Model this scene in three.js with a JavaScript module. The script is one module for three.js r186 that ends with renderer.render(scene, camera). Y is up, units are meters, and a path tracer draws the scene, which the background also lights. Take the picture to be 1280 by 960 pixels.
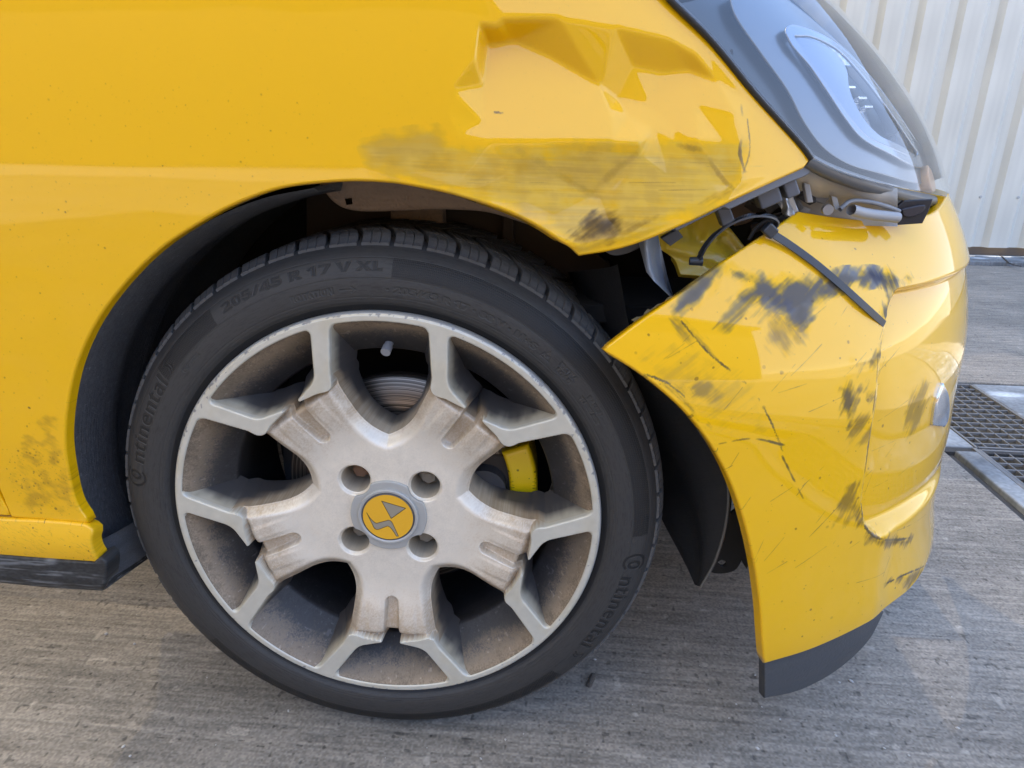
import * as THREE from 'three';
import { mergeGeometries } from 'three/addons/utils/BufferGeometryUtils.js';
import { RoundedBoxGeometry } from 'three/addons/geometries/RoundedBoxGeometry.js';

// ------------------------------------------------------------------ camera, sky, sun, exposure
const scene = new THREE.Scene();
const F = 850, PW = 1280, PH = 960;                       // focal length in pixels of the photograph
const camera = new THREE.PerspectiveCamera(2 * Math.atan(PH / 2 / F) * 180 / Math.PI, PW / PH, 0.02, 400);
const CAM = new THREE.Vector3(0.1894, 0.6957, 0.6221);
const YAW = 5 * Math.PI / 180, PITCH = 20.3 * Math.PI / 180, ROLL = 0.6 * Math.PI / 180;
const FWD = new THREE.Vector3(-Math.sin(YAW) * Math.cos(PITCH), -Math.sin(PITCH), -Math.cos(YAW) * Math.cos(PITCH));
const R0 = new THREE.Vector3(Math.cos(YAW), 0, -Math.sin(YAW)), U0 = new THREE.Vector3().crossVectors(R0, FWD);
const RIGHT = R0.clone().multiplyScalar(Math.cos(ROLL)).addScaledVector(U0, Math.sin(ROLL));
const UPV = U0.clone().multiplyScalar(Math.cos(ROLL)).addScaledVector(R0, -Math.sin(ROLL));
camera.position.copy(CAM);
camera.quaternion.setFromRotationMatrix(new THREE.Matrix4().makeBasis(RIGHT, UPV, FWD.clone().negate()));
camera.updateMatrixWorld(true);

{ // open sky: clear blue, paler at the horizon
  const W = 256, H = 128, data = new Float32Array(W * H * 4);
  for (let j = 0; j < H; j++) {
    const el = Math.sin(((j + 0.5) / H - 0.5) * Math.PI);
    const t = Math.pow(Math.max(0, el), 0.17);
    for (let i = 0; i < W; i++) {
      const o = (j * W + i) * 4;
      data[o] = 1.7 + (0.22 - 1.7) * t; data[o + 1] = 1.58 + (0.43 - 1.58) * t; data[o + 2] = 1.25 + (0.90 - 1.25) * t; data[o + 3] = 1;
    }
  }
  const tex = new THREE.DataTexture(data, W, H, THREE.RGBAFormat, THREE.FloatType);
  tex.mapping = THREE.EquirectangularReflectionMapping; tex.magFilter = THREE.LinearFilter; tex.needsUpdate = true;
  scene.background = tex; scene.environment = tex;
}
const sun = new THREE.DirectionalLight(new THREE.Color(1, 0.94, 0.84), 5);
sun.position.set(-3.0, 9, -5.5); sun.target.position.set(0, 0, 0);
sun.castShadow = true; sun.shadow.mapSize.set(2048, 2048);
Object.assign(sun.shadow.camera, { left: -14, right: 14, top: 14, bottom: -14, near: 0.5, far: 60 });
scene.add(sun, sun.target);
const EXPOSURE = 3.1;

// ------------------------------------------------------------------ helpers
const V3 = (x, y, z) => new THREE.Vector3(x, y, z);
const clamp = (x, a, b) => Math.min(b, Math.max(a, x)), lerp = (a, b, t) => a + (b - a) * t;
const sstep = (a, b, x) => { const t = clamp((x - a) / (b - a), 0, 1); return t * t * (3 - 2 * t); };
function rng(seed) { let s = seed >>> 0; return () => { s = (s + 0x6d2b79f5) | 0; let t = Math.imul(s ^ (s >>> 15), 1 | s); t = (t + Math.imul(t ^ (t >>> 7), 61 | t)) ^ t; return ((t ^ (t >>> 14)) >>> 0) / 4294967296; }; }
const hash = (x, y) => { let h = Math.imul(x | 0, 374761393) + Math.imul(y | 0, 668265263); h = Math.imul(h ^ (h >>> 13), 1274126177); return ((h ^ (h >>> 16)) >>> 0) / 4294967296; };
function vnoise(x, y, px = 0, py = 0) {                    // value noise, tiling every px, py cells when given
  const x0 = Math.floor(x), y0 = Math.floor(y), fx = x - x0, fy = y - y0, u = fx * fx * (3 - 2 * fx), v = fy * fy * (3 - 2 * fy);
  const w = (a, p) => (p ? ((a % p) + p) % p : a), a = w(x0, px), b = w(x0 + 1, px), c = w(y0, py), d = w(y0 + 1, py);
  return lerp(lerp(hash(a, c), hash(b, c), u), lerp(hash(a, d), hash(b, d), u), v);
}
const fbm = (x, y, o = 4) => { let s = 0, a = 0.5, n = 0; for (let i = 0; i < o; i++) { s += a * vnoise(x + i * 17.3, y - i * 9.1); n += a; a *= 0.5; x *= 2.03; y *= 2.03; } return s / n; };
const taken = new Map();
function numbered(name) { const k = taken.get(name) ?? 0; taken.set(name, k + 1); return k ? name + '_' + String(k).padStart(3, '0') : name; }
function add(name, geometry, material, parent = scene) {
  const m = new THREE.Mesh(geometry, material); m.name = parent === scene ? numbered(name) : name;
  m.castShadow = m.receiveShadow = true; parent.add(m); return m;
}
function tag(o, label, category, group) { o.userData.label = label; if (category) o.userData.category = category; if (group) o.userData.group = group; return o; }
function thing(name, label, category, p = [0, 0, 0]) { const g = new THREE.Group(); g.name = numbered(name); g.position.set(...p); scene.add(g); return tag(g, label, category); }
function part(name, parent) { const g = new THREE.Group(); g.name = name; parent.add(g); return g; }
function structure(name, geometry, material) { const m = add(name, geometry, material); m.userData.kind = 'structure'; return m; }
const std = (r, g, b, rough = 0.6, metal = 0, more = {}) => new THREE.MeshStandardMaterial({ color: new THREE.Color().setRGB(r, g, b), roughness: rough, metalness: metal, side: THREE.DoubleSide, ...more });
const phys = (r, g, b, rough, metal, more = {}) => new THREE.MeshPhysicalMaterial({ color: new THREE.Color().setRGB(r, g, b), roughness: rough, metalness: metal, side: THREE.DoubleSide, ...more });
function canvas(w, h, draw, srgb = true) {
  const c = document.createElement('canvas'); c.width = w; c.height = h; draw(c.getContext('2d'), w, h);
  const t = new THREE.CanvasTexture(c); if (srgb) t.colorSpace = THREE.SRGBColorSpace; t.wrapS = t.wrapT = THREE.ClampToEdgeWrapping; t.magFilter = THREE.LinearFilter; return t;
}
function dataTex(w, h, fn, srgb = false) {                  // fn(x, y) gives 0..1 rgb or a grey
  const d = new Uint8Array(w * h * 4);
  for (let y = 0; y < h; y++) for (let x = 0; x < w; x++) { const v = fn(x, y), o = (y * w + x) * 4; if (typeof v === 'number') d[o] = d[o + 1] = d[o + 2] = clamp(v, 0, 1) * 255; else for (let k = 0; k < 3; k++) d[o + k] = clamp(v[k], 0, 1) * 255; d[o + 3] = 255; }
  const t = new THREE.DataTexture(d, w, h, THREE.RGBAFormat); t.magFilter = THREE.LinearFilter; t.wrapS = t.wrapT = THREE.RepeatWrapping; if (srgb) t.colorSpace = THREE.SRGBColorSpace; t.needsUpdate = true; return t;
}
function geo(pos, idx, nor, uv, col) {
  const g = new THREE.BufferGeometry(); g.setAttribute('position', new THREE.Float32BufferAttribute(pos, 3)); g.setIndex(idx);
  g.setAttribute('uv', new THREE.Float32BufferAttribute(uv ?? new Array(pos.length / 3 * 2).fill(0), 2));
  if (col) g.setAttribute('color', new THREE.Float32BufferAttribute(col, 3));
  if (nor) g.setAttribute('normal', new THREE.Float32BufferAttribute(nor, 3)); else g.computeVertexNormals();
  return g;
}
// Surface over a regular grid: fn(u, v) in 0..1 gives a Vector3
function sheet(nu, nv, fn, uvScale = [1, 1]) {
  const pos = [], uv = [], idx = [];
  for (let j = 0; j <= nv; j++) for (let i = 0; i <= nu; i++) { const p = fn(i / nu, j / nv); pos.push(p.x, p.y, p.z); uv.push(i / nu * uvScale[0], j / nv * uvScale[1]); }
  for (let j = 0; j < nv; j++) for (let i = 0; i < nu; i++) { const a = j * (nu + 1) + i, b = a + 1, c = a + nu + 1, d = c + 1; idx.push(a, b, d, a, d, c); }
  return geo(pos, idx, null, uv);
}
// Ring about the z axis from a profile of [r, z]; the angle runs clockwise from the top as seen from +z
function ring(profile, n = 160, a0 = 0, a1 = 2 * Math.PI, warp) {
  const pos = [], uv = [], idx = []; let len = [0];
  for (let k = 1; k < profile.length; k++) len.push(len[k - 1] + Math.hypot(profile[k][0] - profile[k - 1][0], profile[k][1] - profile[k - 1][1]));
  for (let i = 0; i <= n; i++) { const a = lerp(a0, a1, i / n); profile.forEach(([r, z], k) => { const p = V3(r * Math.sin(a), r * Math.cos(a), z); if (warp) warp(p, a, r); pos.push(p.x, p.y, p.z); uv.push(i / n, len[k] / len[len.length - 1]); }); }
  const m = profile.length;
  for (let i = 0; i < n; i++) for (let k = 0; k < m - 1; k++) { const a = i * m + k, b = a + 1, c = a + m, d = c + 1; idx.push(a, b, d, a, d, c); }
  const g = geo(pos, idx, null, uv);
  if (Math.abs(a1 - a0 - 2 * Math.PI) < 1e-6) { const N = g.attributes.normal; for (let k = 0; k < m; k++) { const v = V3(N.getX(k) + N.getX(n * m + k), N.getY(k) + N.getY(n * m + k), N.getZ(k) + N.getZ(n * m + k)).normalize(); N.setXYZ(k, v.x, v.y, v.z); N.setXYZ(n * m + k, v.x, v.y, v.z); } }
  return g;
}
const NI = (g) => (g.index ? g.toNonIndexed() : g);
const box = (w, h, d, x, y, z, r = 0.002) => new RoundedBoxGeometry(w, h, d, 2, Math.min(r, w / 2.1, h / 2.1, d / 2.1)).translate(x, y, z);
function tube(points, r, seg = 40, rad = 8) { return new THREE.TubeGeometry(new THREE.CatmullRomCurve3(points), seg, r, rad, false); }
// open or closed spline through 2D points; a point may carry a third entry 1 = corner
function spline2(pts, step, closed = true) {
  const out = [], n = pts.length, runs = []; let cur = [];
  const first = closed ? Math.max(0, pts.findIndex((p) => p[2])) : 0;
  for (let i = 0; i < n + (closed ? 1 : 0); i++) { const p = pts[(first + i) % n]; cur.push(p); if (cur.length > 1 && (p[2] || i === n - 1 + (closed ? 1 : 0))) { runs.push(cur); cur = [p]; } }
  for (const r of runs) {
    if (r.length === 2) { const L = Math.hypot(r[1][0] - r[0][0], r[1][1] - r[0][1]), k = Math.max(1, Math.round(L / step)); for (let i = 0; i < k; i++) out.push([lerp(r[0][0], r[1][0], i / k), lerp(r[0][1], r[1][1], i / k)]); continue; }
    const c = new THREE.CatmullRomCurve3(r.map((p) => V3(p[0], p[1], 0)), false, 'centripetal'), k = Math.max(2, Math.round(c.getLength() / step));
    for (let i = 0; i < k; i++) { const p = c.getPointAt(i / k); out.push([p.x, p.y]); }
  }
  if (!closed) out.push([pts[n - 1][0], pts[n - 1][1]]);
  return out;
}

// ------------------------------------------------------------------ where things stand: a pixel of the photograph as a line of sight
const sight = (px, py) => RIGHT.clone().multiplyScalar((px - 640) / F).addScaledVector(UPV, -(py - 480) / F).add(FWD);
const atZ = (px, py, z) => { const d = sight(px, py); return CAM.clone().addScaledVector(d, (z - CAM.z) / d.z); };
const atY = (px, py, y) => { const d = sight(px, py); return CAM.clone().addScaledVector(d, (y - CAM.y) / d.y); };
const seen = (p) => { const q = p.clone().sub(CAM), d = q.dot(FWD); return [640 + F * q.dot(RIGHT) / d, 480 - F * q.dot(UPV) / d]; };

// ------------------------------------------------------------------ the body surface of the car: s runs along the flank and round the nose, h is the height
const X0 = 0.05, Z0 = -0.765, HB = 0.80, NP = 2.6, A0 = 0.74;
const NOSE = [[0.05, 0.70], [0.12, 0.765], [0.16, 0.766], [0.2, 0.753], [0.23, 0.746], [0.26, 0.7445], [0.3, 0.746], [0.34, 0.743], [0.38, 0.7385], [0.42, 0.737], [0.44, 0.7375], [0.48, 0.7305], [0.52, 0.7205], [0.56, 0.7066], [0.6, 0.6834], [0.64, 0.6517], [0.68, 0.6307], [0.72, 0.598], [0.78, 0.532], [0.84, 0.444], [0.9, 0.34], [1.0, 0.2]];
const noseCurve = (() => { // monotone lookup, smoothed
  const N = 400, h0 = 0.04, h1 = 1.0, t = new Float64Array(N + 1);
  for (let i = 0; i <= N; i++) { const h = lerp(h0, h1, i / N); let k = 0; while (k < NOSE.length - 2 && NOSE[k + 1][0] < h) k++; t[i] = lerp(NOSE[k][1], NOSE[k + 1][1], clamp((h - NOSE[k][0]) / (NOSE[k + 1][0] - NOSE[k][0]), 0, 1)); }
  for (let it = 0; it < 60; it++) for (let i = 1; i < N; i++) t[i] = (t[i - 1] + 2 * t[i] + t[i + 1]) / 4;
  return (h) => { const x = clamp((h - h0) / (h1 - h0), 0, 1) * N, i = Math.min(N - 1, Math.floor(x)); return lerp(t[i], t[i + 1], x - i); };
})();
const planTable = (() => {
  const N = 2000, t = [[0, 0, 1]]; let s = 0, px = 0, pz = HB;
  for (let i = 1; i <= N; i++) { const f = Math.PI / 2 * Math.pow(i / N, 1.3), x = Math.pow(Math.sin(f), 2 / NP), z = Math.pow(Math.max(0, Math.cos(f)), 2 / NP); s += Math.hypot(A0 * x - px, HB * z - pz); px = A0 * x; pz = HB * z; t.push([s, x, z]); }
  return t;
})();
function plan(s) {
  if (s <= 0) return [s / A0, 1];
  let a = 0, b = planTable.length - 1; while (b - a > 1) { const m = (a + b) >> 1; if (planTable[m][0] <= s) a = m; else b = m; }
  const p = planTable[a], q = planTable[b], u = clamp((s - p[0]) / (q[0] - p[0]), 0, 1); return [lerp(p[1], q[1], u), lerp(p[2], q[2], u)];
}
function skin(s, h) { const [x, z] = plan(s); return V3(X0 + (s > 0 ? noseCurve(h) : A0) * x, h, Z0 + HB * z); }
function skinNormal(s, h, e = 0.002) { const a = skin(s + e, h).sub(skin(s - e, h)), b = skin(s, h + e).sub(skin(s, h - e)); return a.cross(b).normalize(); }
const body = (s, h, d = 0) => skin(s, h).addScaledVector(skinNormal(s, h), d);
// the point of the body surface (lifted by dfn) that a line of sight meets first
function onBody(px, py, dfn = () => 0, s0 = null, h0 = null) {
  let best = null;
  for (const [st, sh] of s0 === null ? [[-0.3, 0.5], [0, 0.6], [0.2, 0.5], [0.4, 0.5], [0.55, 0.5], [0.4, 0.15], [0.55, 0.15], [0.5, 0.75]] : [[s0, h0]]) {
    let s = st, h = sh, ok = false;
    for (let it = 0; it < 30; it++) {
      const e = 5e-4, q = seen(body(s, h, dfn(s, h))), ex = px - q[0], ey = py - q[1];
      if (Math.hypot(ex, ey) < 0.02) { ok = true; break; }
      const qs = seen(body(s + e, h, dfn(s + e, h))), qh = seen(body(s, h + e, dfn(s, h + e)));
      const a = (qs[0] - q[0]) / e, b = (qh[0] - q[0]) / e, c = (qs[1] - q[1]) / e, d = (qh[1] - q[1]) / e, D = a * d - b * c;
      if (Math.abs(D) < 1) break;
      let ds = (d * ex - b * ey) / D, dh = (a * ey - c * ex) / D; const L = Math.hypot(ds, dh); if (L > 0.12) { ds *= 0.12 / L; dh *= 0.12 / L; }
      s += ds; h += dh; if (h < 0 || h > 1.1 || s > 1.1) break;
    }
    if (ok) { const dist = body(s, h).distanceTo(CAM); if (!best || dist < best[2] - 1e-4) best = [s, h, dist]; }
  }
  if (!best) throw new Error('no body point at ' + px + ',' + py);
  return [best[0], best[1]];
}
const nearBody = (x, y, dfn) => { for (let k = 0; k < 24; k++) try { return onBody(x - k * 2, y + k * 0.4, dfn); } catch { /* past the outline of the nose: step back */ } throw new Error('off the body at ' + x + ',' + y); };
const outlineOf = (pts, step, dfn) => spline2(pts, step).map(([x, y]) => nearBody(x, y, dfn));

// A sheet-metal or plastic panel over a closed outline in (s, h): gridded skin, rolled edge and a flange turned inwards
function clipPoly(poly, axis, lim, keepGreater) {
  const out = [];
  for (let i = 0; i < poly.length; i++) { const a = poly[i], b = poly[(i + 1) % poly.length], da = keepGreater ? a[axis] - lim : lim - a[axis], db = keepGreater ? b[axis] - lim : lim - b[axis]; if (da >= 0) out.push(a); if (da * db < 0) { const t = da / (da - db); out.push([a[0] + (b[0] - a[0]) * t, a[1] + (b[1] - a[1]) * t]); } }
  return out;
}
function panel(outline, { cell = 0.004, dfn = () => 0, surf = (s, h) => body(s, h, dfn(s, h)), roll = 0.002, flange = 0.012, uvBox = [0, 0, 1, 1], eps = 0.0012, normalSign = 1 } = {}) {
  const pos = [], nor = [], uv = [], idx = [], keys = new Map();
  const UV = (s, h) => [(s - uvBox[0]) / (uvBox[2] - uvBox[0]), (h - uvBox[1]) / (uvBox[3] - uvBox[1])];
  const normalAt = (s, h) => surf(s + eps, h).sub(surf(s - eps, h)).cross(surf(s, h + eps).sub(surf(s, h - eps))).normalize().multiplyScalar(normalSign);
  const vert = (p) => { const k = Math.round(p[0] * 2e5) + '_' + Math.round(p[1] * 2e5); let i = keys.get(k); if (i === undefined) { i = pos.length / 3; keys.set(k, i); const q = surf(p[0], p[1]), n = normalAt(p[0], p[1]); pos.push(q.x, q.y, q.z); nor.push(n.x, n.y, n.z); uv.push(...UV(p[0], p[1])); } return i; };
  let smin = 1e9, smax = -1e9, hmin = 1e9, hmax = -1e9; for (const [s, h] of outline) { smin = Math.min(smin, s); smax = Math.max(smax, s); hmin = Math.min(hmin, h); hmax = Math.max(hmax, h); }
  for (let j = Math.floor(hmin / cell); j * cell < hmax; j++) {
    const row = clipPoly(clipPoly(outline, 1, j * cell, true), 1, (j + 1) * cell, false); if (row.length < 3) continue;
    for (let i = Math.floor(smin / cell); i * cell < smax; i++) {
      let c = clipPoly(row, 0, i * cell, true); if (c.length < 3) continue; c = clipPoly(c, 0, (i + 1) * cell, false); if (c.length < 3) continue;
      const d = []; for (const p of c) { const l = d[d.length - 1]; if (!l || Math.hypot(p[0] - l[0], p[1] - l[1]) > 1e-7) d.push(p); }
      if (d.length < 3) continue;
      for (const t of THREE.ShapeUtils.triangulateShape(d.map((p) => new THREE.Vector2(p[0], p[1])), [])) { const [a, b, e] = t.map((q) => vert(d[q])); if (a !== b && b !== e && a !== e) { const P = d[t[0]], Q = d[t[1]], S = d[t[2]]; if (((Q[0] - P[0]) * (S[1] - P[1]) - (Q[1] - P[1]) * (S[0] - P[0])) * normalSign >= 0) idx.push(a, b, e); else idx.push(a, e, b); } }
    }
  }
  // edge
  if (flange > 0) {
    const n = outline.length; let area = 0; for (let i = 0; i < n; i++) { const a = outline[i], b = outline[(i + 1) % n]; area += a[0] * b[1] - b[0] * a[1]; }
    const sg = area > 0 ? 1 : -1, steps = [[0, 0, 0], [0.38, 0.08, 35], [0.71, 0.29, 65], [0.92, 0.62, 85], [1, 1, 90]], base = pos.length / 3, m = steps.length + 1;
    for (let i = 0; i <= n; i++) {
      const p = outline[i % n], a = outline[(i - 1 + n) % n], b = outline[(i + 1) % n]; let tx = b[0] - a[0], ty = b[1] - a[1]; const L = Math.hypot(tx, ty) || 1; tx /= L; ty /= L;
      const q = surf(p[0], p[1]), N = normalAt(p[0], p[1]), o2 = [ty * sg, -tx * sg], O = surf(p[0] + o2[0] * eps, p[1] + o2[1] * eps).sub(surf(p[0] - o2[0] * eps, p[1] - o2[1] * eps)).normalize();
      for (const [o, dn, an] of steps) { const v = q.clone().addScaledVector(O, o * roll).addScaledVector(N, -dn * roll), w = N.clone().multiplyScalar(Math.cos(an * Math.PI / 180)).addScaledVector(O, Math.sin(an * Math.PI / 180)); pos.push(v.x, v.y, v.z); nor.push(w.x, w.y, w.z); uv.push(...UV(p[0], p[1])); }
      const v = q.clone().addScaledVector(O, roll).addScaledVector(N, -roll - flange); pos.push(v.x, v.y, v.z); nor.push(O.x, O.y, O.z); uv.push(...UV(p[0], p[1]));
    }
    for (let i = 0; i < n; i++) for (let k = 0; k < m - 1; k++) { const a = base + i * m + k, b = a + 1, c = a + m, d = c + 1; if (sg * normalSign > 0) idx.push(a, b, d, a, d, c); else idx.push(a, d, b, a, c, d); }
  }
  return geo(pos, idx, nor, uv);
}
// Flat plate cut out of a plane z = const (in the car's axes), from an outline in pixels
function plate(px, z, thick, holes = [], bevel = 0.001) {
  const P = (l) => spline2(l, 4).map(([x, y]) => { const p = atZ(x, y, z); return new THREE.Vector2(p.x, p.y); });
  const sh = new THREE.Shape(P(px)); for (const h of holes) sh.holes.push(new THREE.Path(P(h)));
  return new THREE.ExtrudeGeometry(sh, { depth: thick, bevelEnabled: bevel > 0, bevelThickness: bevel, bevelSize: bevel, bevelSegments: 2, steps: 1 }).translate(0, 0, z - thick);
}
// Dents: heights given at points, joined by triangles (Delaunay) and softened
function dentField(points, bounds, res, soft) {
  const P = points.map((p) => [p[0], p[1]]), n = P.length, big = 10; P.push([-big, -big], [big * 3, -big], [-big, big * 3]);
  let T = [[n, n + 1, n + 2]];
  const inCirc = (t, p) => { const [a, b, c] = t.map((i) => P[i]), ax = a[0] - p[0], ay = a[1] - p[1], bx = b[0] - p[0], by = b[1] - p[1], cx = c[0] - p[0], cy = c[1] - p[1]; const det = (ax * ax + ay * ay) * (bx * cy - cx * by) - (bx * bx + by * by) * (ax * cy - cx * ay) + (cx * cx + cy * cy) * (ax * by - bx * ay); return ((b[0] - a[0]) * (c[1] - a[1]) - (b[1] - a[1]) * (c[0] - a[0])) > 0 ? det > 0 : det < 0; };
  for (let i = 0; i < n; i++) {
    const bad = T.filter((t) => inCirc(t, P[i])), e = new Map();
    for (const t of bad) for (let k = 0; k < 3; k++) { const a = t[k], b = t[(k + 1) % 3], key = Math.min(a, b) + '_' + Math.max(a, b); e.set(key, e.has(key) ? null : [a, b]); }
    T = T.filter((t) => !bad.includes(t)); for (const v of e.values()) if (v) T.push([v[0], v[1], i]);
  }
  T = T.filter((t) => t.every((i) => i < n));
  const [s0, h0, s1, h1] = bounds, W = Math.ceil((s1 - s0) / res), H = Math.ceil((h1 - h0) / res); let D = new Float64Array(W * H);
  for (const t of T) {
    const [a, b, c] = t.map((i) => P[i]), za = points[t[0]][2], zb = points[t[1]][2], zc = points[t[2]][2], den = (b[1] - c[1]) * (a[0] - c[0]) + (c[0] - b[0]) * (a[1] - c[1]); if (Math.abs(den) < 1e-12) continue;
    const xa = Math.max(0, Math.floor((Math.min(a[0], b[0], c[0]) - s0) / res)), xb = Math.min(W - 1, Math.ceil((Math.max(a[0], b[0], c[0]) - s0) / res)), ya = Math.max(0, Math.floor((Math.min(a[1], b[1], c[1]) - h0) / res)), yb = Math.min(H - 1, Math.ceil((Math.max(a[1], b[1], c[1]) - h0) / res));
    for (let y = ya; y <= yb; y++) for (let x = xa; x <= xb; x++) { const s = s0 + x * res, h = h0 + y * res, u = ((b[1] - c[1]) * (s - c[0]) + (c[0] - b[0]) * (h - c[1])) / den, v = ((c[1] - a[1]) * (s - c[0]) + (a[0] - c[0]) * (h - c[1])) / den; if (u >= -1e-6 && v >= -1e-6 && u + v <= 1 + 1e-6) D[y * W + x] = za * u + zb * v + zc * (1 - u - v); }
  }
  const r = Math.max(1, Math.round(soft / res));
  for (let pass = 0; pass < 3; pass++) { let E = new Float64Array(W * H); for (let y = 0; y < H; y++) for (let x = 0; x < W; x++) { let q = 0, k = 0; for (let i = -r; i <= r; i++) if (x + i >= 0 && x + i < W) { q += D[y * W + x + i]; k++; } E[y * W + x] = q / k; } D = E; E = new Float64Array(W * H); for (let y = 0; y < H; y++) for (let x = 0; x < W; x++) { let q = 0, k = 0; for (let i = -r; i <= r; i++) if (y + i >= 0 && y + i < H) { q += D[(y + i) * W + x]; k++; } E[y * W + x] = q / k; } D = E; }
  const at = (x, y) => (x < 0 || y < 0 || x >= W || y >= H ? 0 : D[y * W + x]);
  return (s, h) => { const x = (s - s0) / res, y = (h - h0) / res, i = Math.floor(x), j = Math.floor(y); if (i < -1 || j < -1 || i > W || j > H) return 0; const u = x - i, v = y - j; return lerp(lerp(at(i, j), at(i + 1, j), u), lerp(at(i, j + 1), at(i + 1, j + 1), u), v); };
}

// ------------------------------------------------------------------ the setting: concrete floor with a drain, step and ribbed wall, canopy overhead
const TILE = 1.25;
const brushed = (seed) => (x, y, N) => {
  const u = x / N, v = y / N;
  const wob = (vnoise(u * 6 + seed, v * 6, 0, 0) - 0.5) * 0; 
  const st = vnoise(u * 14, v * 300 + wob, 14, 300) * 0.42 + vnoise(u * 24 + 3, v * 150, 24, 150) * 0.33 + vnoise(u * 40, v * 520, 40, 520) * 0.25;
  const grain = vnoise(u * 500, v * 500, 500, 500), coarse = vnoise(u * 5, v * 5, 5, 5) * 0.5 + vnoise(u * 11, v * 11, 11, 11) * 0.3 + vnoise(u * 29, v * 29, 29, 29) * 0.2, pit = vnoise(u * 190, v * 210, 190, 210), pit2 = vnoise(u * 60, v * 64, 60, 64);
  return { st, grain, coarse, pit, pit2 };
};
const bf = brushed(1), NT = 2048;
const concreteMap = dataTex(NT, NT, (x, y) => { const n = bf(x, y, NT); let c = 0.55 + (n.st - 0.5) * 0.23 + (n.grain - 0.5) * 0.14 + (n.coarse - 0.5) * 0.15; c -= 0.13 * sstep(0.84, 0.95, n.pit); c += 0.10 * sstep(0.90, 0.97, n.pit2) - 0.06 * sstep(0.88, 0.96, 1 - n.pit2); const w = (n.coarse - 0.5) * 0.08; return [c * (1.01 + w * 0.3), c, c * (0.975 - w * 0.3)]; }, true);
const concreteBump = dataTex(NT, NT, (x, y) => { const n = bf(x, y, NT); return 0.5 + (n.st - 0.5) * 0.6 + (n.grain - 0.5) * 0.25 - 0.2 * sstep(0.82, 0.95, n.pit); });
const slabMat = new THREE.MeshStandardMaterial({ map: concreteMap, bumpMap: concreteBump, bumpScale: 0.0013, roughness: 0.88, color: new THREE.Color().setRGB(0.90, 0.80, 0.69) });
const smoothMat = new THREE.MeshStandardMaterial({ map: dataTex(512, 512, (x, y) => { const u = x / 512, v = y / 512, c = 0.53 + (vnoise(u * 6, v * 6, 6, 6) - 0.5) * 0.22 + (vnoise(u * 23, v * 23, 23, 23) - 0.5) * 0.14 + (vnoise(u * 200, v * 200, 200, 200) - 0.5) * 0.1 + 0.2 * sstep(0.8, 0.95, vnoise(u * 13, v * 17, 13, 17)); return [c * 0.98, c, c * 1.01]; }, true), roughness: 0.95, bumpMap: concreteBump, bumpScale: 0.0004 });
const dirtMat = std(0.035, 0.028, 0.022, 0.95);
const fillerMat = std(0.075, 0.072, 0.07, 0.9, 0, { bumpMap: concreteBump, bumpScale: 0.002 });
const wideMat = std(0.48, 0.40, 0.31, 0.95);
function slab(name, x0, x1, z0, z1, top, mat, thick = 0.06) { // a slab with eased top edges; texture in metres
  const r = 0.004, prof = [[0, -thick], [0, -r], [r * 0.3, -r * 0.3], [r, 0]], pos = [], uv = [], idx = [];
  for (const [d, y] of prof) for (const [x, z] of [[x0 + d, z0 + d], [x1 - d, z0 + d], [x1 - d, z1 - d], [x0 + d, z1 - d]]) { pos.push(x, top + y, z); uv.push(x / TILE, -z / TILE); }
  for (let k = 0; k < 3; k++) for (let i = 0; i < 4; i++) { const a = k * 4 + i, b = k * 4 + (i + 1) % 4; idx.push(a, a + 4, b, b, a + 4, b + 4); }
  idx.push(12, 14, 13, 12, 15, 14);
  const g = geo(pos, idx, null, uv).toNonIndexed(); g.computeVertexNormals(); return structure(name, g, mat);
}
const gnd = new THREE.PlaneGeometry(300, 300).rotateX(-Math.PI / 2).translate(0, -0.07, 0);
structure('ground', gnd, wideMat);
slab('concrete_slab', -9, 1.082, -0.922, 9.5, 0, slabMat);
slab('concrete_slab', 1.109, 1.164, -0.922, 9.5, 0.001, smoothMat);
slab('concrete_slab', 1.397, 1.60, -0.922, 9.5, 0.001, smoothMat);
slab('concrete_slab', 1.63, 9, -0.922, 9.5, 0, slabMat);
slab('concrete_slab', -9, 1.164, -1.412, -0.946, 0.001, smoothMat);
slab('concrete_slab', 1.397, 1.60, -1.412, -0.946, 0.001, smoothMat);
slab('concrete_slab', 1.63, 9, -1.412, -0.946, 0.001, smoothMat);
slab('concrete_slab', -9, 9, -3.54, -1.43, 0, slabMat);
slab('concrete_step', -9, 9, -3.95, -3.555, 0.02, smoothMat, 0.08);
structure('joint_filler', mergeGeometries([
  NI(box(18, 0.02, 0.026, 0, -0.0125, -0.934, 0.001)), NI(box(18, 0.02, 0.018, 0, -0.0135, -1.421, 0.001)), NI(box(18, 0.02, 0.02, 0, -0.012, -3.547, 0.001)),
  NI(box(0.027, 0.02, 10.4, 1.0955, -0.022, 4.27, 0.001)), NI(box(0.03, 0.02, 10.9, 1.615, -0.02, 4.02, 0.001))]), fillerMat);
{ // crack running across the step
  const pts = [[1242, 316], [1250, 319], [1257, 325], [1264, 330], [1276, 333]].map(([x, y]) => atY(x, y, 0.021));
  structure('slab_crack', tube(pts, 0.006, 20, 6).scale(1, 0.35, 1).translate(0, 0.0135, 0), dirtMat);
}
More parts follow.
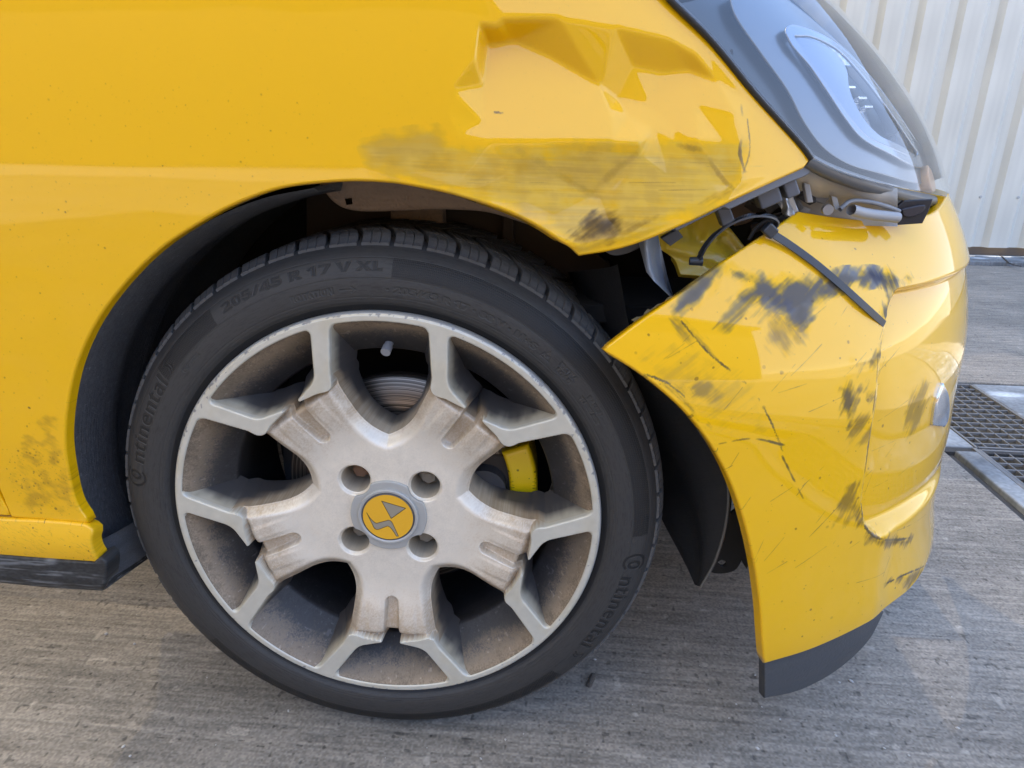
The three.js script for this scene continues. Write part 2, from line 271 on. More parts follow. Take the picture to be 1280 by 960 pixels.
// drain: steel frame with bearing bars and cross bars over a dark channel
const steelMat = std(0.20, 0.195, 0.19, 0.7, 0.3, { bumpMap: concreteBump, bumpScale: 0.0005 });
structure('drain_channel', mergeGeometries([box(0.25, 0.02, 10.9, 1.28, -0.215, 4.04, 0.001), box(0.02, 0.2, 10.9, 1.158, -0.11, 4.04, 0.001), box(0.02, 0.2, 10.9, 1.403, -0.11, 4.04, 0.001), box(0.25, 0.2, 0.02, 1.28, -0.11, -1.425, 0.001)].map(NI)), dirtMat);
function grate(z0, z1, label) {
  const t = thing('drain_grate', label, 'drain grate', [1.2805, 0, (z0 + z1) / 2]); t.userData.group = 'steel grates over the floor drain';
  const L = z1 - z0, W = 0.228;
  for (const s of [-1, 1]) add('frame_rail', box(0.006, 0.03, L, s * (W / 2 - 0.003), -0.014, 0, 0.001), steelMat, t);
  for (const s of [-1, 1]) add('frame_rail', box(W - 0.014, 0.03, 0.006, 0, -0.014, s * (L / 2 - 0.003), 0.001), steelMat, t);
  const gb = box(0.0035, 0.025, L - 0.014, 0, -0.015, 0, 0.001);
  for (let i = 1; i <= 6; i++) { const m = add('bearing_bar', gb, steelMat, t); m.position.x = -W / 2 + W * i / 7; }
  const n = Math.round(L / 0.032), gc = box(W - 0.014, 0.007, 0.0045, 0, -0.006, 0, 0.001);
  for (let i = 1; i < n; i++) { const m = add('cross_bar', gc, steelMat, t); m.position.z = -L / 2 + L * i / n; }
}
grate(-1.408, -0.945, 'rusty steel drain grate set in the concrete behind the nose of the yellow car');
grate(-0.935, -0.45, 'nearer steel drain grate cut off by the right edge of the picture');
grate(-0.44, 0.05, 'steel drain grate beyond the right edge of the picture');
grate(0.06, 0.55, 'steel drain grate farthest outside the right edge of the picture');
for (const s of [1.160, 1.4005]) structure('drain_edge', box(0.010, 0.012, 10.4, s, -0.004, 4.26, 0.001), steelMat);

// ribbed steel wall at the back
{
  const zw = -3.80, w = thing('ribbed_metal_wall', 'pale cream ribbed sheet metal wall standing behind the car', 'wall', [0, 0, zw]);
  const wallMat = phys(0.74, 0.72, 0.63, 0.42, 0, { map: dataTex(256, 256, (x, y) => { const u = x / 256, v = y / 256, c = 0.93 + (vnoise(u * 9, v * 5, 9, 5) - 0.5) * 0.06 + (vnoise(u * 60, v * 4, 60, 4) - 0.5) * 0.04; return [c, c, c]; }, true) });
  const pitch = 0.2105, x0 = 2.66, dep = 0.028, prof = [];
  const base = 0.070, H = 3.35;
  const cell = (i) => { const a = x0 + i * pitch; return [[a, 0], [a + 0.030, dep], [a + 0.135, dep], [a + 0.165, 0], [a + pitch, 0]]; };
  const shared = (() => { const p = cell(0), pos = [], uv = [], idx = []; for (let k = 0; k < p.length - 1; k++) { const b = pos.length / 3; for (const [x, z] of [p[k], p[k + 1]]) for (const y of [base, H]) { pos.push(x - x0, y, z); uv.push(x, y); } idx.push(b, b + 2, b + 1, b + 1, b + 2, b + 3); } const g = geo(pos, idx, null, uv); return g; })();
  for (let i = -36; i < 22; i++) { const m = add('rib_panel', shared, wallMat, w); m.position.x = x0 + i * pitch; }
  const sg = new THREE.CylinderGeometry(0.0075, 0.009, 0.005, 12).rotateX(Math.PI / 2), sm = std(0.42, 0.43, 0.43, 0.5, 0.4);
  for (let i = -4; i < 6; i++) { const m = add('screw', sg, sm, w); m.position.set(x0 + i * pitch + 0.128, 0.365, dep + 0.002); }
  add('base_shadow_strip', box(13, 0.05, 0.05, 1, 0.046, -0.03), std(0.11, 0.085, 0.065, 0.9), w);  // brown strip painted as the thin shadow under the wall edge
}
// canopy that shades the bay (outside the frame; its shade, and its edge mirrored in the headlamp)
{
  const c = thing('canopy', 'steel canopy roof over the bay, above the top of the picture', 'canopy');
  const roofMat = std(0.30, 0.26, 0.21, 0.8), sheetMat = phys(0.94, 0.82, 0.60, 0.95, 0, { transmission: 0.55, thickness: 0, specularIntensity: 0.3 });
  const x0 = -4.6, x1 = 0.65, z0 = -4.0, z1 = 3.0;
  add('roof_sheet', sheet(244, 1, (u, v) => V3(lerp(x0, x1, u), 3.40 + 0.018 * Math.sin(u * 81 * Math.PI), lerp(z0, z1, v))), sheetMat, c);   // translucent corrugated sheet
  for (let i = 0; i < 6; i++) add('purlin', box(x1 - x0, 0.10, 0.05, (x0 + x1) / 2, 3.32, z0 + 0.1 + i * 1.05), roofMat, c);
  add('gutter', box(0.05, 0.14, z1 - z0, x1, 3.36, (z0 + z1) / 2), roofMat, c); add('gutter', box(x1 - x0, 0.14, 0.05, (x0 + x1) / 2, 3.36, z1), roofMat, c);
  add('added_side_wall', box(0.12, 3.34, 6.9, -4.6, 1.67, -0.55), roofMat, c);  // unseen end wall, added to cut the light from the left
}

{ // unseen tan building added behind the camera to dim the reflections in the wing
  const b = thing('added_building', 'unseen tan building added behind the camera to dim the reflections in the wing', 'building', [0, 0, 14]);
  const bm = std(0.20, 0.13, 0.06, 0.85);
  add('wall', box(44, 5.4, 0.4, -6, 2.7, 0.2, 0.01), bm, b); add('roof', box(45, 0.25, 6, -6, 5.5, 2.4, 0.01), std(0.10, 0.08, 0.07, 0.8), b);
}

{ // a few grains of grit lying about
  const R = rng(404), gs = [];
  for (let i = 0; i < 70; i++) { const p = atY(120 + R() * 1080, 700 + R() * 250, 0), q = 0.0006 + 0.0018 * R() ** 3; gs.push(new THREE.IcosahedronGeometry(q, 0).scale(1 + R(), 0.7, 1).rotateY(R() * 3).translate(p.x, q * 0.5, p.z)); }
  const m = add('grit', mergeGeometries(gs), std(0.42, 0.40, 0.37, 0.9)); m.userData.kind = 'stuff'; tag(m, 'tiny pale grains of grit scattered over the brushed concrete', 'grit');
}

// ------------------------------------------------------------------ the car
const car = thing('car', 'yellow hatchback with a dented front wing and torn scuffed bumper, cut off by the frame', 'car');
const paintCoat = { clearcoat: 1, clearcoatRoughness: 0.03 };
const YEL = [231, 177, 4];
const yel = `rgb(${YEL})`;
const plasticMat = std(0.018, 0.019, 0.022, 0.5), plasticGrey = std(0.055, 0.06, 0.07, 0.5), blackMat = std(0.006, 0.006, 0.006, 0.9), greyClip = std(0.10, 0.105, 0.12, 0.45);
// --- paint and marks are drawn in metres of panel surface
function marks(uvBox, W, H, seed) {
  const R = rng(seed), X = (s) => (s - uvBox[0]) / (uvBox[2] - uvBox[0]) * W, Y = (h) => (1 - (h - uvBox[1]) / (uvBox[3] - uvBox[1])) * H, k = W / (uvBox[2] - uvBox[0]);
  const P = (p) => { const [s, h] = onBody(p[0], p[1]); return [X(s), Y(h)]; };
  const inside = (poly, x, y) => { let c = false; for (let i = 0, j = poly.length - 1; i < poly.length; j = i++) if ((poly[i][1] > y) !== (poly[j][1] > y) && x < (poly[j][0] - poly[i][0]) * (y - poly[i][1]) / (poly[j][1] - poly[i][1]) + poly[i][0]) c = !c; return c; };
  const stroke = (g, x, y, a, l, w, col) => { const dx = Math.cos(a) * l / 2, dy = Math.sin(a) * l / 2; g.strokeStyle = col; g.lineWidth = w; g.lineCap = 'round'; g.beginPath(); g.moveTo(x - dx, y - dy); g.quadraticCurveTo(x + (R() - 0.5) * l * 0.1, y + (R() - 0.5) * l * 0.06, x + dx, y + dy); g.stroke(); };
  return { R, X, Y, k, P, stroke,
    // a rubbed patch: streaks of an anisotropic noise inside a ragged outline
    smear(g, pix, rgb, n, ang, len, wid, al, rag = 0.5, spread = 0.12) {
      const poly = pix.map(P); let a = 1e9, b = 1e9, c = -1e9, d = -1e9; for (const [x, y] of poly) { a = Math.min(a, x); b = Math.min(b, y); c = Math.max(c, x); d = Math.max(d, y); }
      const mg = k * 0.006; a = Math.max(0, Math.floor(a - mg)); b = Math.max(0, Math.floor(b - mg)); c = Math.min(W - 1, Math.ceil(c + mg)); d = Math.min(H - 1, Math.ceil(d + mg)); if (c <= a || d <= b) return;
      const im = g.getImageData(a, b, c - a, d - b), w = c - a, D = im.data, o = R() * 100, ca = Math.cos(ang), sa = Math.sin(ang), col = rgb.split(',').map(Number), top = Math.min(0.94, al);
      for (let y = b; y < d; y++) for (let x = a; x < c; x++) {
        let e = 1e9; for (let i = 0; i < poly.length; i++) { const [px, py] = poly[i], [qx, qy] = poly[(i + 1) % poly.length]; e = Math.min(e, segd0(x, y, px, py, qx, qy)); }
        e = (inside(poly, x, y) ? e : -e) / (k * 0.010); if (e < -0.7) continue;
        const bend = (fbm(x / (k * 0.03) + o, y / (k * 0.03), 2) - 0.5) * 1.2, u = (x * ca + y * sa) / (k * len), v = (-x * sa + y * ca) / (k * wid) + bend;
        const q = 0.42 * fbm(u + o, v * 0.22 + o, 3) + 0.20 * fbm(u * 1.6 - o, v, 2) + 0.38 * fbm(x / (k * 0.014) - o, y / (k * 0.014), 4) + 0.22 * (clamp(e, -1, 1) - 0.5);
        const t = top * sstep(rag - 0.10, rag + 0.20, q); if (t < 0.01) continue;
        const i = ((y - b) * w + (x - a)) * 4; for (let q2 = 0; q2 < 3; q2++) D[i + q2] = lerp(D[i + q2], col[q2], t);
      }
      g.putImageData(im, a, b);
    },
    scratch(g, pix, rgb, w, al, jit = 1.2) { const pts = spline2(pix.map(P), 3, false); for (let i = 1; i < pts.length; i++) { const q = fbm(i * 0.13 + pix[0][0], pix[0][1] * 0.1, 3); if (q < 0.36) continue; g.strokeStyle = `rgba(${rgb},${(al * clamp(q * 1.7 - 0.3, 0, 1)).toFixed(3)})`; g.lineWidth = Math.max(0.7, k * w * (0.4 + q * 1.1)); g.lineCap = 'round'; g.beginPath(); g.moveTo(pts[i - 1][0] + (R() - 0.5) * jit, pts[i - 1][1] + (R() - 0.5) * jit); g.lineTo(pts[i][0] + (R() - 0.5) * jit, pts[i][1] + (R() - 0.5) * jit); g.stroke(); } },
    specks(g, pix, rgb, n, r0, r1, al) { const poly = pix.map(P); let a = 1e9, b = 1e9, c = -1e9, d = -1e9; for (const [x, y] of poly) { a = Math.min(a, x); b = Math.min(b, y); c = Math.max(c, x); d = Math.max(d, y); } for (let i = 0, t = 0; i < n && t < n * 6; t++) { const x = a + R() * (c - a), y = b + R() * (d - b); if (!inside(poly, x, y)) continue; i++; const r = k * (r0 + (r1 - r0) * R() ** 3); g.fillStyle = `rgba(${rgb},${(al * (0.3 + 0.7 * R())).toFixed(3)})`; g.beginPath(); g.ellipse(x, y, r * (0.7 + R() * 0.6), r * (0.7 + R() * 0.5), R() * 3, 0, 7); g.fill(); } } };
}
const segd0 = (x, y, ax, ay, bx, by) => { const t = clamp(((x - ax) * (bx - ax) + (y - ay) * (by - ay)) / ((bx - ax) ** 2 + (by - ay) ** 2 + 1e-9), 0, 1); return Math.hypot(x - ax - t * (bx - ax), y - ay - t * (by - ay)); };
// gloss map: red = clear coat left, green = roughness
const glossBase = (g, W, H) => { g.fillStyle = 'rgb(255,100,0)'; g.fillRect(0, 0, W, H); };

// --- front wing
const FB = [-0.62, 0.27, 0.66, 0.98], fW = 2048, fH = Math.round(2048 * 0.71 / 1.28);
const wingArch = [[724, 317, 1], [690, 290], [640, 263], [580, 243], [530, 231], [460, 223], [400, 225], [345, 233], [290, 253], [240, 280], [195, 311], [150, 356], [115, 405], [93, 455], [82, 505], [79, 550], [84, 590], [94, 630], [108, 652, 1]];
const wingPix = [...wingArch, [60, 648], [15, 645, 1], [4, 618], [-30, 540], [-70, 420], [-90, 250], [-100, -90, 1], [745, -90, 1], [790, -48], [836, 0], [886, 50], [942, 118], [1002, 184], [1012, 197, 1], [1004, 207, 1], [925, 243], [850, 279], [780, 306]];
const crown = (s, h) => -0.30 * Math.max(0, h - 0.70) ** 2 - 0.004 * sstep(0.40, 0.30, h);
const dentPts = [
  // undamaged surround
  [440, 60, 0], [470, 130, 0], [440, 205, 0], [520, 20, 0], [600, -20, 0], [720, -20, 0], [830, 15, 0], [885, 62, 0], [935, 125, 0], [985, 185, 0], [990, 208, 0], [520, 225, 0], [575, 238, 0],
  // crest along the top of the dent
  [560, 40, 0], [600, 30, 0], [628, 25, 1], [700, 24, 1], [770, 34, 1], [835, 48, 1], [868, 66, 0],
  // left slope and the sharp left fold
  [622, 34, 0], [595, 72, 0], [566, 112, 0], [560, 140, 0], [572, 168, 0], [607, 52, -18.3], [603, 80, -14.2], [602, 105, -10.5], [603, 152, -3.5], [612, 176, 0],
  // the flat bright face and the valley above it
  [640, 46, -19.2], [690, 68, -16], [752, 104, -10.7], [764, 140, -5.4], [766, 176, 0], [690, 176, 0], [640, 176, 0], [680, 120, -8.2], [640, 110, -9.7],
  // crumpled right part
  [790, 142, -12], [820, 160, -8], [850, 182, -4], [905, 226, -2], [800, 178, 0], [778, 120, -18], [800, 78, -15], [838, 86, -15], [870, 84, -10], [815, 128, -14], [872, 130, -5], [846, 160, -6], [872, 176, 0], [898, 100, -2], [915, 140, 2], [905, 178, 0], [928, 180, 1], [926, 225, 1],
  // lower face down to the torn tip
  [560, 205, 0], [640, 215, -2], [700, 225, -7], [745, 245, -11], [800, 195, -4], [840, 225, -2], [690, 270, -3], [650, 250, -2], [760, 275, -3], [724, 312, 4], [780, 300, 2], [860, 268, 0], [900, 252, 0]];
const dentF = dentField(dentPts.map(([x, y, d]) => [...onBody(x, y), d / 1000]), [-0.2, 0.5, 0.56, 0.94], 0.00125, 0.0015);
const wingD = (s, h) => crown(s, h) + dentF(s, h);
const ripple = (s, h) => wingD(s, h) + 0.0006 * (fbm(s * 9 + 5, h * 9, 2) - 0.5);
let wingMap, wingGloss;
{
  const M = marks(FB, fW, fH, 7), G = marks(FB, fW / 2, fH / 2, 7);
  const low = [[-90, 330], [80, 330], [92, 455], [80, 560], [108, 650], [10, 650], [-60, 560]];
  const band = [[455, 183], [480, 171], [535, 164], [562, 177], [640, 182], [760, 180], [850, 181], [932, 175], [930, 218], [900, 250], [850, 272], [770, 306], [724, 312], [690, 286], [640, 261], [590, 244], [540, 229], [500, 220], [462, 202]];
  const tip = [[712, 292], [735, 268], [768, 256], [800, 268], [850, 255], [900, 238], [930, 232], [900, 250], [840, 278], [770, 306], [724, 314]];
  wingMap = canvas(fW, fH, (g, W, H) => {
    g.fillStyle = yel; g.fillRect(0, 0, W, H);
    for (let i = 0; i < 5000; i++) { const x = M.R() * W, y = M.R() * H; g.fillStyle = `rgba(120,85,20,${(0.05 + 0.10 * M.R()).toFixed(3)})`; g.fillRect(x, y, 1 + M.R(), 1); }
    const all = [[-60, 100], [430, 110], [380, 222], [240, 278], [110, 400], [80, 560], [60, 640], [-60, 560]];
    M.specks(g, all, '90,62,14', 420, 0.0003, 0.0009, 0.45); M.specks(g, all, '40,28,12', 12, 0.0006, 0.0013, 0.8);
    M.smear(g, [[40, 520], [84, 500], [80, 560], [100, 648], [20, 640], [0, 600]], '110,84,38', 0, 0.6, 0.010, 0.0020, 0.32, 0.60);
    M.specks(g, [[0, 560], [80, 560], [104, 648], [20, 644]], '60,42,18', 300, 0.0003, 0.0014, 0.5);
    // abraded band dragged along the wing
    M.smear(g, band, '192,156,66', 0, 0.02, 0.12, 0.004, 0.60, 0.34);
    M.smear(g, band, '206,176,98', 0, 0.02, 0.10, 0.0011, 0.50, 0.50);
    M.smear(g, band, '150,120,52', 0, 0.02, 0.08, 0.0009, 0.30, 0.58);
    M.smear(g, [[455, 183], [480, 170], [545, 163], [562, 180], [545, 212], [470, 205]], '164,134,56', 0, 0.02, 0.05, 0.003, 0.28, 0.34);
    M.smear(g, tip, '110,82,30', 0, -0.4, 0.05, 0.0022, 0.55, 0.55);
    M.smear(g, [[712, 294], [730, 268], [768, 257], [790, 268], [770, 300], [726, 314]], '58,44,26', 0, -0.55, 0.03, 0.0022, 0.75, 0.50);
    M.scratch(g, [[848, 181], [880, 190], [896, 212], [908, 228], [918, 236]], '140,110,40', 0.004, 0.22, 3);  // this and the next lines trace the dent ridges in a darker tone
    M.scratch(g, [[640, 184], [682, 208], [720, 232], [748, 246]], '150,122,50', 0.006, 0.10, 4);
    M.scratch(g, [[735, 248], [770, 214], [800, 190]], '150,122,50', 0.005, 0.10, 4);
    M.scratch(g, [[926, 132], [928, 160], [924, 190], [930, 214]], '120,98,60', 0.003, 0.6); M.scratch(g, [[934, 150], [936, 190], [926, 222]], '96,76,40', 0.0014, 0.6);
    M.scratch(g, [[618, 140], [628, 141]], '110,86,30', 0.0012, 0.8);
    for (let i = 0; i < 14; i++) { const x = 560 + M.R() * 340, y = 190 + M.R() * 50; M.scratch(g, [[x, y], [x + 30 + M.R() * 60, y + M.R() * 3 - 1]], i % 3 ? '160,136,80' : '110,86,40', 0.0005, 0.4, 0.4); }
  });
  wingGloss = canvas(fW / 2, fH / 2, (g, W, H) => { glossBase(g, W, H); G.smear(g, band, '90,150,0', 0, 0.02, 0.12, 0.0014, 0.85, 0.40); G.smear(g, tip, '20,190,0', 0, -0.45, 0.04, 0.002, 0.8, 0.5); G.smear(g, low, '170,120,0', 0, 0.4, 0.04, 0.004, 0.6, 0.5); }, false);
}
const paintOf = (map, gloss) => new THREE.MeshPhysicalMaterial({ map, roughnessMap: gloss, roughness: 1, specularIntensity: 0.25, clearcoatMap: gloss, ...paintCoat, side: THREE.DoubleSide });
add('front_wing', panel(outlineOf(wingPix, 6, crown), { cell: 0.0026, dfn: ripple, uvBox: FB, roll: 0.003, flange: 0.009 }), paintOf(wingMap, wingGloss), car);

// --- bumper skin
const BB = [0.12, 0.10, 1.10, 0.66], bW = 2048, bH = Math.round(2048 * 0.56 / 0.98);
const crease = [[1128, 348], [1108, 385], [1093, 425], [1082, 470], [1074, 520], [1066, 575], [1060, 618], [1064, 645], [1078, 662], [1108, 669]].map(([x, y]) => onBody(x, y));
const foldL = [[1110, 372], [1140, 363], [1172, 352], [1206, 337]];
const foldH = (s) => foldPts[0][1] + (s - foldPts[0][0]) * (foldPts[1][1] - foldPts[0][1]) / (foldPts[1][0] - foldPts[0][0]);
const foldPts = [onBody(1118, 366), onBody(1180, 349)];
const ledgeH = onBody(1090, 664)[1], creaseTop = crease[0][1];
const creaseS = (h) => { let k = 0; while (k < crease.length - 2 && crease[k + 1][1] > h) k++; return lerp(crease[k][0], crease[k + 1][0], clamp((crease[k][1] - h) / (crease[k][1] - crease[k + 1][1]), 0, 1)); };
function bumperD(s, h) {
  let d = 0.016 - 1.15 * Math.max(0, h - 0.42) ** 2 * sstep(0.75, 0.45, s);            // torn corner stands proud, upper part leans in
  d -= 0.6 * Math.max(0, 0.25 - h) ** 2;
  d *= sstep(0.95, 0.5, s);
  const inR = sstep(0, 0.011, s - creaseS(h)) * sstep(0, 0.020, h - ledgeH) * (1 - sstep(-0.004, 0.004, h - foldH(s)));
  d -= 0.017 * inR * sstep(0.40, 0.05, s - creaseS(h));
  d -= 0.004 * (1 - sstep(-0.005, 0.003, h - foldH(s))) * sstep(-0.01, 0.03, s - crease[0][0]) * (1 - inR);
  return d;
}
const bumperBase = (s, h) => 0.016 * sstep(0.95, 0.5, s) - 1.15 * Math.max(0, h - 0.42) ** 2 * sstep(0.75, 0.45, s) * sstep(0.95, 0.5, s) - 0.6 * Math.max(0, 0.25 - h) ** 2 * sstep(0.95, 0.5, s);
const silS = (h) => { let b = 0, bx = -1; for (let s = 0.4; s < 1.05; s += 0.01) { const x = seen(body(s, h))[0]; if (x > bx) { bx = x; b = s; } } return b; };
{
  const edge = [[758, 437, 1], [800, 405], [845, 374], [905, 330], [965, 290], [999, 266, 1], [1030, 271], [1070, 276], [1120, 279, 1]];
  const arch = [[957, 828, 1], [955, 800], [952, 755], [944, 700], [926, 630], [902, 574], [870, 526], [835, 491], [798, 462]];
  const bot = [[1136, 742], [1100, 768], [1060, 790], [1010, 812]];
  const top = spline2(edge, 6, false).map(([x, y]) => onBody(x, y, bumperBase)), left = spline2([...arch, [758, 437, 1]], 6, false).map(([x, y]) => onBody(x, y, bumperBase)), low = spline2([...bot, [957, 828, 1]], 6, false).map(([x, y]) => onBody(x, y, bumperBase));
  const topH = top[top.length - 1][1], right = []; const hB = low[0][1];
  for (let s = top[top.length - 1][0] + 0.01; s < 1.0; s += 0.01) right.push([s, topH + 0.012 * sstep(0.62, 0.72, s)]);
  const hTop = right[right.length - 1][1]; for (let h = hTop - 0.01; h > hB; h -= 0.01) right.push([1.0, h]); for (let s = 1.0; s > low[0][0] + 0.005; s -= 0.01) right.push([s, hB]);
  const out = [...top, ...right, ...low, ...left.slice(1, -1)].reverse();
  const M = marks(BB, bW, bH, 21), G = marks(BB, bW / 2, bH / 2, 21);
  const navy = '70,70,86', brown = '104,82,46', grey = '104,98,92';
  const dia = -0.62;
  const paint = (M, g, gl) => {
    const c = (x) => (gl ? '30,190,0' : x), A = (a) => (gl ? Math.min(1, a * 0.9) : a), q = gl ? 0.45 : 1;
    const sm = (pix, col, ang, len, wid, al, rag) => M.smear(g, pix, c(col), 0, ang, len, wid, A(al), rag);
    sm([[918, 331], [906, 352], [880, 374], [850, 392], [834, 392], [868, 360], [898, 336]], navy, dia, 0.04, 0.0035, 0.85, 0.42);
    sm([[915, 331], [945, 345], [985, 350], [1040, 348], [1070, 340], [1105, 338], [1142, 347], [1100, 352], [1052, 362], [1030, 374], [1012, 394], [1003, 408], [988, 400], [984, 386], [958, 378], [932, 374], [944, 358], [924, 346]], navy, -0.5, 0.05, 0.0030, 0.88, 0.35);
    sm([[955, 394], [985, 385], [1004, 410], [1000, 430], [975, 442], [956, 428]], '112,92,80', 1.0, 0.03, 0.0028, 0.6, 0.50);
    sm([[900, 365], [990, 356], [1000, 392], [940, 410], [908, 430], [890, 410]], navy, dia, 0.05, 0.0018, 0.6, 0.56);
    sm([[1098, 341], [1120, 337], [1143, 347], [1126, 361], [1113, 381], [1106, 404], [1099, 396], [1112, 366], [1104, 353]], '50,50,66', 1.6, 0.03, 0.0026, 0.85, 0.43);
    sm([[1054, 448], [1086, 432], [1098, 436], [1080, 458], [1060, 462]], '72,62,58', -0.9, 0.03, 0.0028, 0.8, 0.46);
    sm([[1034, 478], [1052, 466], [1054, 502], [1046, 524], [1036, 508]], '68,60,60', -1.1, 0.03, 0.0028, 0.8, 0.43);
    sm([[1058, 482], [1082, 466], [1078, 494], [1062, 504]], '72,62,58', -0.9, 0.03, 0.0024, 0.75, 0.47);
    sm([[1036, 520], [1070, 505], [1084, 520], [1072, 556], [1040, 556]], brown, -0.9, 0.05, 0.0020, 0.6, 0.54);
    sm([[1092, 428], [1110, 424], [1106, 446], [1092, 462]], brown, -1.0, 0.03, 0.0024, 0.55, 0.46);
    sm([[1130, 518], [1142, 490], [1158, 474], [1162, 500], [1150, 532], [1136, 546]], brown, -1.15, 0.04, 0.0028, 0.55, 0.40);
    sm([[1026, 645], [1040, 598], [1058, 588], [1062, 640], [1044, 650]], brown, -1.2, 0.03, 0.0024, 0.65, 0.48);
    sm([[1056, 612], [1066, 640], [1080, 660], [1130, 668], [1128, 678], [1076, 676], [1056, 650]], '76,58,30', -1.2, 0.02, 0.0022, 0.75, 0.47);
    sm([[840, 470], [880, 463], [908, 478], [914, 502], [880, 502], [850, 490]], '104,88,66', dia, 0.05, 0.0022, 0.6, 0.53);
    sm([[775, 440], [840, 420], [930, 450], [960, 540], [900, 545], [830, 486]], '150,124,80', dia, 0.06, 0.0020, 0.35, 0.60);
    sm([[1092, 724], [1125, 712], [1152, 702], [1144, 726], [1128, 738], [1118, 722]], brown, -0.4, 0.03, 0.0020, 0.75, 0.47);
    sm([[824, 392], [850, 394], [872, 416], [896, 440], [906, 456], [890, 452], [868, 432], [846, 408]], '92,80,76', 0.8, 0.03, 0.0024, 0.7, 0.46);
    sm([[820, 474], [846, 478], [858, 500], [880, 526], [868, 520], [846, 500]], '64,58,66', 0.8, 0.02, 0.0026, 0.85, 0.42);
  };
  const map = canvas(bW, bH, (g, W, H) => {
    g.fillStyle = yel; g.fillRect(0, 0, W, H);
    for (let i = 0; i < 4000; i++) { g.fillStyle = `rgba(120,85,20,${(0.05 + 0.10 * M.R()).toFixed(3)})`; g.fillRect(M.R() * W, M.R() * H, 1 + M.R(), 1); }
    paint(M, g, false);
    M.scratch(g, [[852, 402], [880, 436], [905, 458], [932, 482], [950, 515], [968, 560]], '74,62,46', 0.0014, 0.7, 3);
    M.scratch(g, [[966, 562], [984, 600], [996, 625]], '80,66,46', 0.002, 0.6);
    M.scratch(g, [[800, 462], [830, 474], [850, 490]], '80,72,62', 0.0016, 0.6, 3);
    M.scratch(g, [[890, 546], [930, 540], [968, 548]], '90,76,44', 0.002, 0.6);
    M.scratch(g, [[1098, 724], [1125, 714], [1150, 706]], '66,54,36', 0.0022, 0.7, 3); M.scratch(g, [[1040, 792], [1066, 782], [1092, 772]], '52,44,36', 0.0025, 0.8);
    M.scratch(g, [[1062, 614], [1064, 645], [1078, 662], [1108, 669], [1126, 668]], '84,66,30', 0.0030, 0.7, 3); M.scratch(g, [[1086, 440], [1076, 500], [1066, 575], [1060, 618]], '96,76,34', 0.0016, 0.5);  // darker lines drawn along the recess crease and its ledge
    for (let i = 0; i < 60; i++) { const x = 820 + M.R() * 300, y = 400 + M.R() * 340; try { M.scratch(g, [[x, y], [x + 8 + M.R() * 34, y - 8 - M.R() * 34]], i % 3 ? '104,82,40' : '70,62,60', 0.0006, 0.5, 0.4); } catch { /* off the panel */ } }
    M.specks(g, [[770, 440], [1000, 280], [1150, 300], [1150, 720], [970, 800], [900, 560]], '70,50,20', 260, 0.0004, 0.0018, 0.5);
  });
  const gloss = canvas(bW / 2, bH / 2, (g, W, H) => { glossBase(g, W, H); paint(G, g, true); }, false);
  add('front_bumper', panel(out, { cell: 0.0036, dfn: (s, h) => bumperD(s, h) + 0.0008 * (fbm(s * 12, h * 12, 2) - 0.5), uvBox: BB, roll: 0.0028, flange: 0.010 }), paintOf(map, gloss), car);
  // black lip under the bumper
  const lipD = (s, h) => -0.003 + 0.15 * Math.max(0, 0.15 - h);
  const lip = outlineOf([[957, 822, 1], [957, 872, 1], [1000, 862], [1048, 836], [1086, 800], [1104, 766, 1], [1060, 780], [1010, 802]], 6, lipD).reverse();
  add('bumper_lip', panel(lip, { cell: 0.006, dfn: lipD, roll: 0.002, flange: 0.008 }), std(0.055, 0.058, 0.062, 0.55, 0, { bumpMap: concreteBump, bumpScale: 0.0006 }), car);
}

// --- sill, door edge and black plastic below
const sillD = (s, h) => 0.006 * Math.sin(clamp((h - 0.24) / 0.06, 0, 1) * Math.PI) - 0.002;
const sillMap = canvas(1024, 256, (g, W, H) => {
  const R = rng(5); g.fillStyle = yel; g.fillRect(0, 0, W, H);
  for (let i = 0; i < 2600; i++) { const x = R() * W, y = R() * H, q = fbm(x / 60, y / 40, 3); if (q < 0.42) continue; g.strokeStyle = `rgba(${R() < 0.6 ? '104,78,32' : '140,118,70'},${(0.06 + 0.22 * R() * q).toFixed(3)})`; g.lineWidth = 0.8 + R() * 2.2; g.beginPath(); g.moveTo(x, y); g.lineTo(x + 3 + R() * 12, y + 2 + R() * 8); g.stroke(); }
  for (let i = 0; i < 400; i++) { g.fillStyle = `rgba(60,44,22,${(0.3 + 0.5 * R()).toFixed(3)})`; g.beginPath(); g.arc(R() * W, R() * H, 0.6 + 2.2 * R() ** 3, 0, 7); g.fill(); }
});
const sillBox = [-0.60, 0.22, -0.25, 0.32];
const sillMat = new THREE.MeshPhysicalMaterial({ map: sillMap, roughness: 0.5, clearcoat: 0.5, clearcoatRoughness: 0.2, side: THREE.DoubleSide });
add('sill', panel(outlineOf([[-560, 600, 1], [0, 651], [60, 654], [104, 658, 1], [112, 663], [110, 676], [114, 692], [121, 703, 1], [60, 699], [0, 693, 1], [-560, 645, 1]], 5, sillD), { cell: 0.005, dfn: sillD, uvBox: sillBox, roll: 0.004, flange: 0.012 }), sillMat, car);
add('door', panel(outlineOf([[-108, -90, 1], [-98, 250], [-77, 420], [-36, 543], [-3, 620], [10, 643, 1], [-120, 634, 1], [-560, 596, 1], [-560, -60, 1]], 6, crown), { cell: 0.012, dfn: crown, roll: 0.003, flange: 0.012, uvBox: FB }), paintOf(wingMap, wingGloss), car);
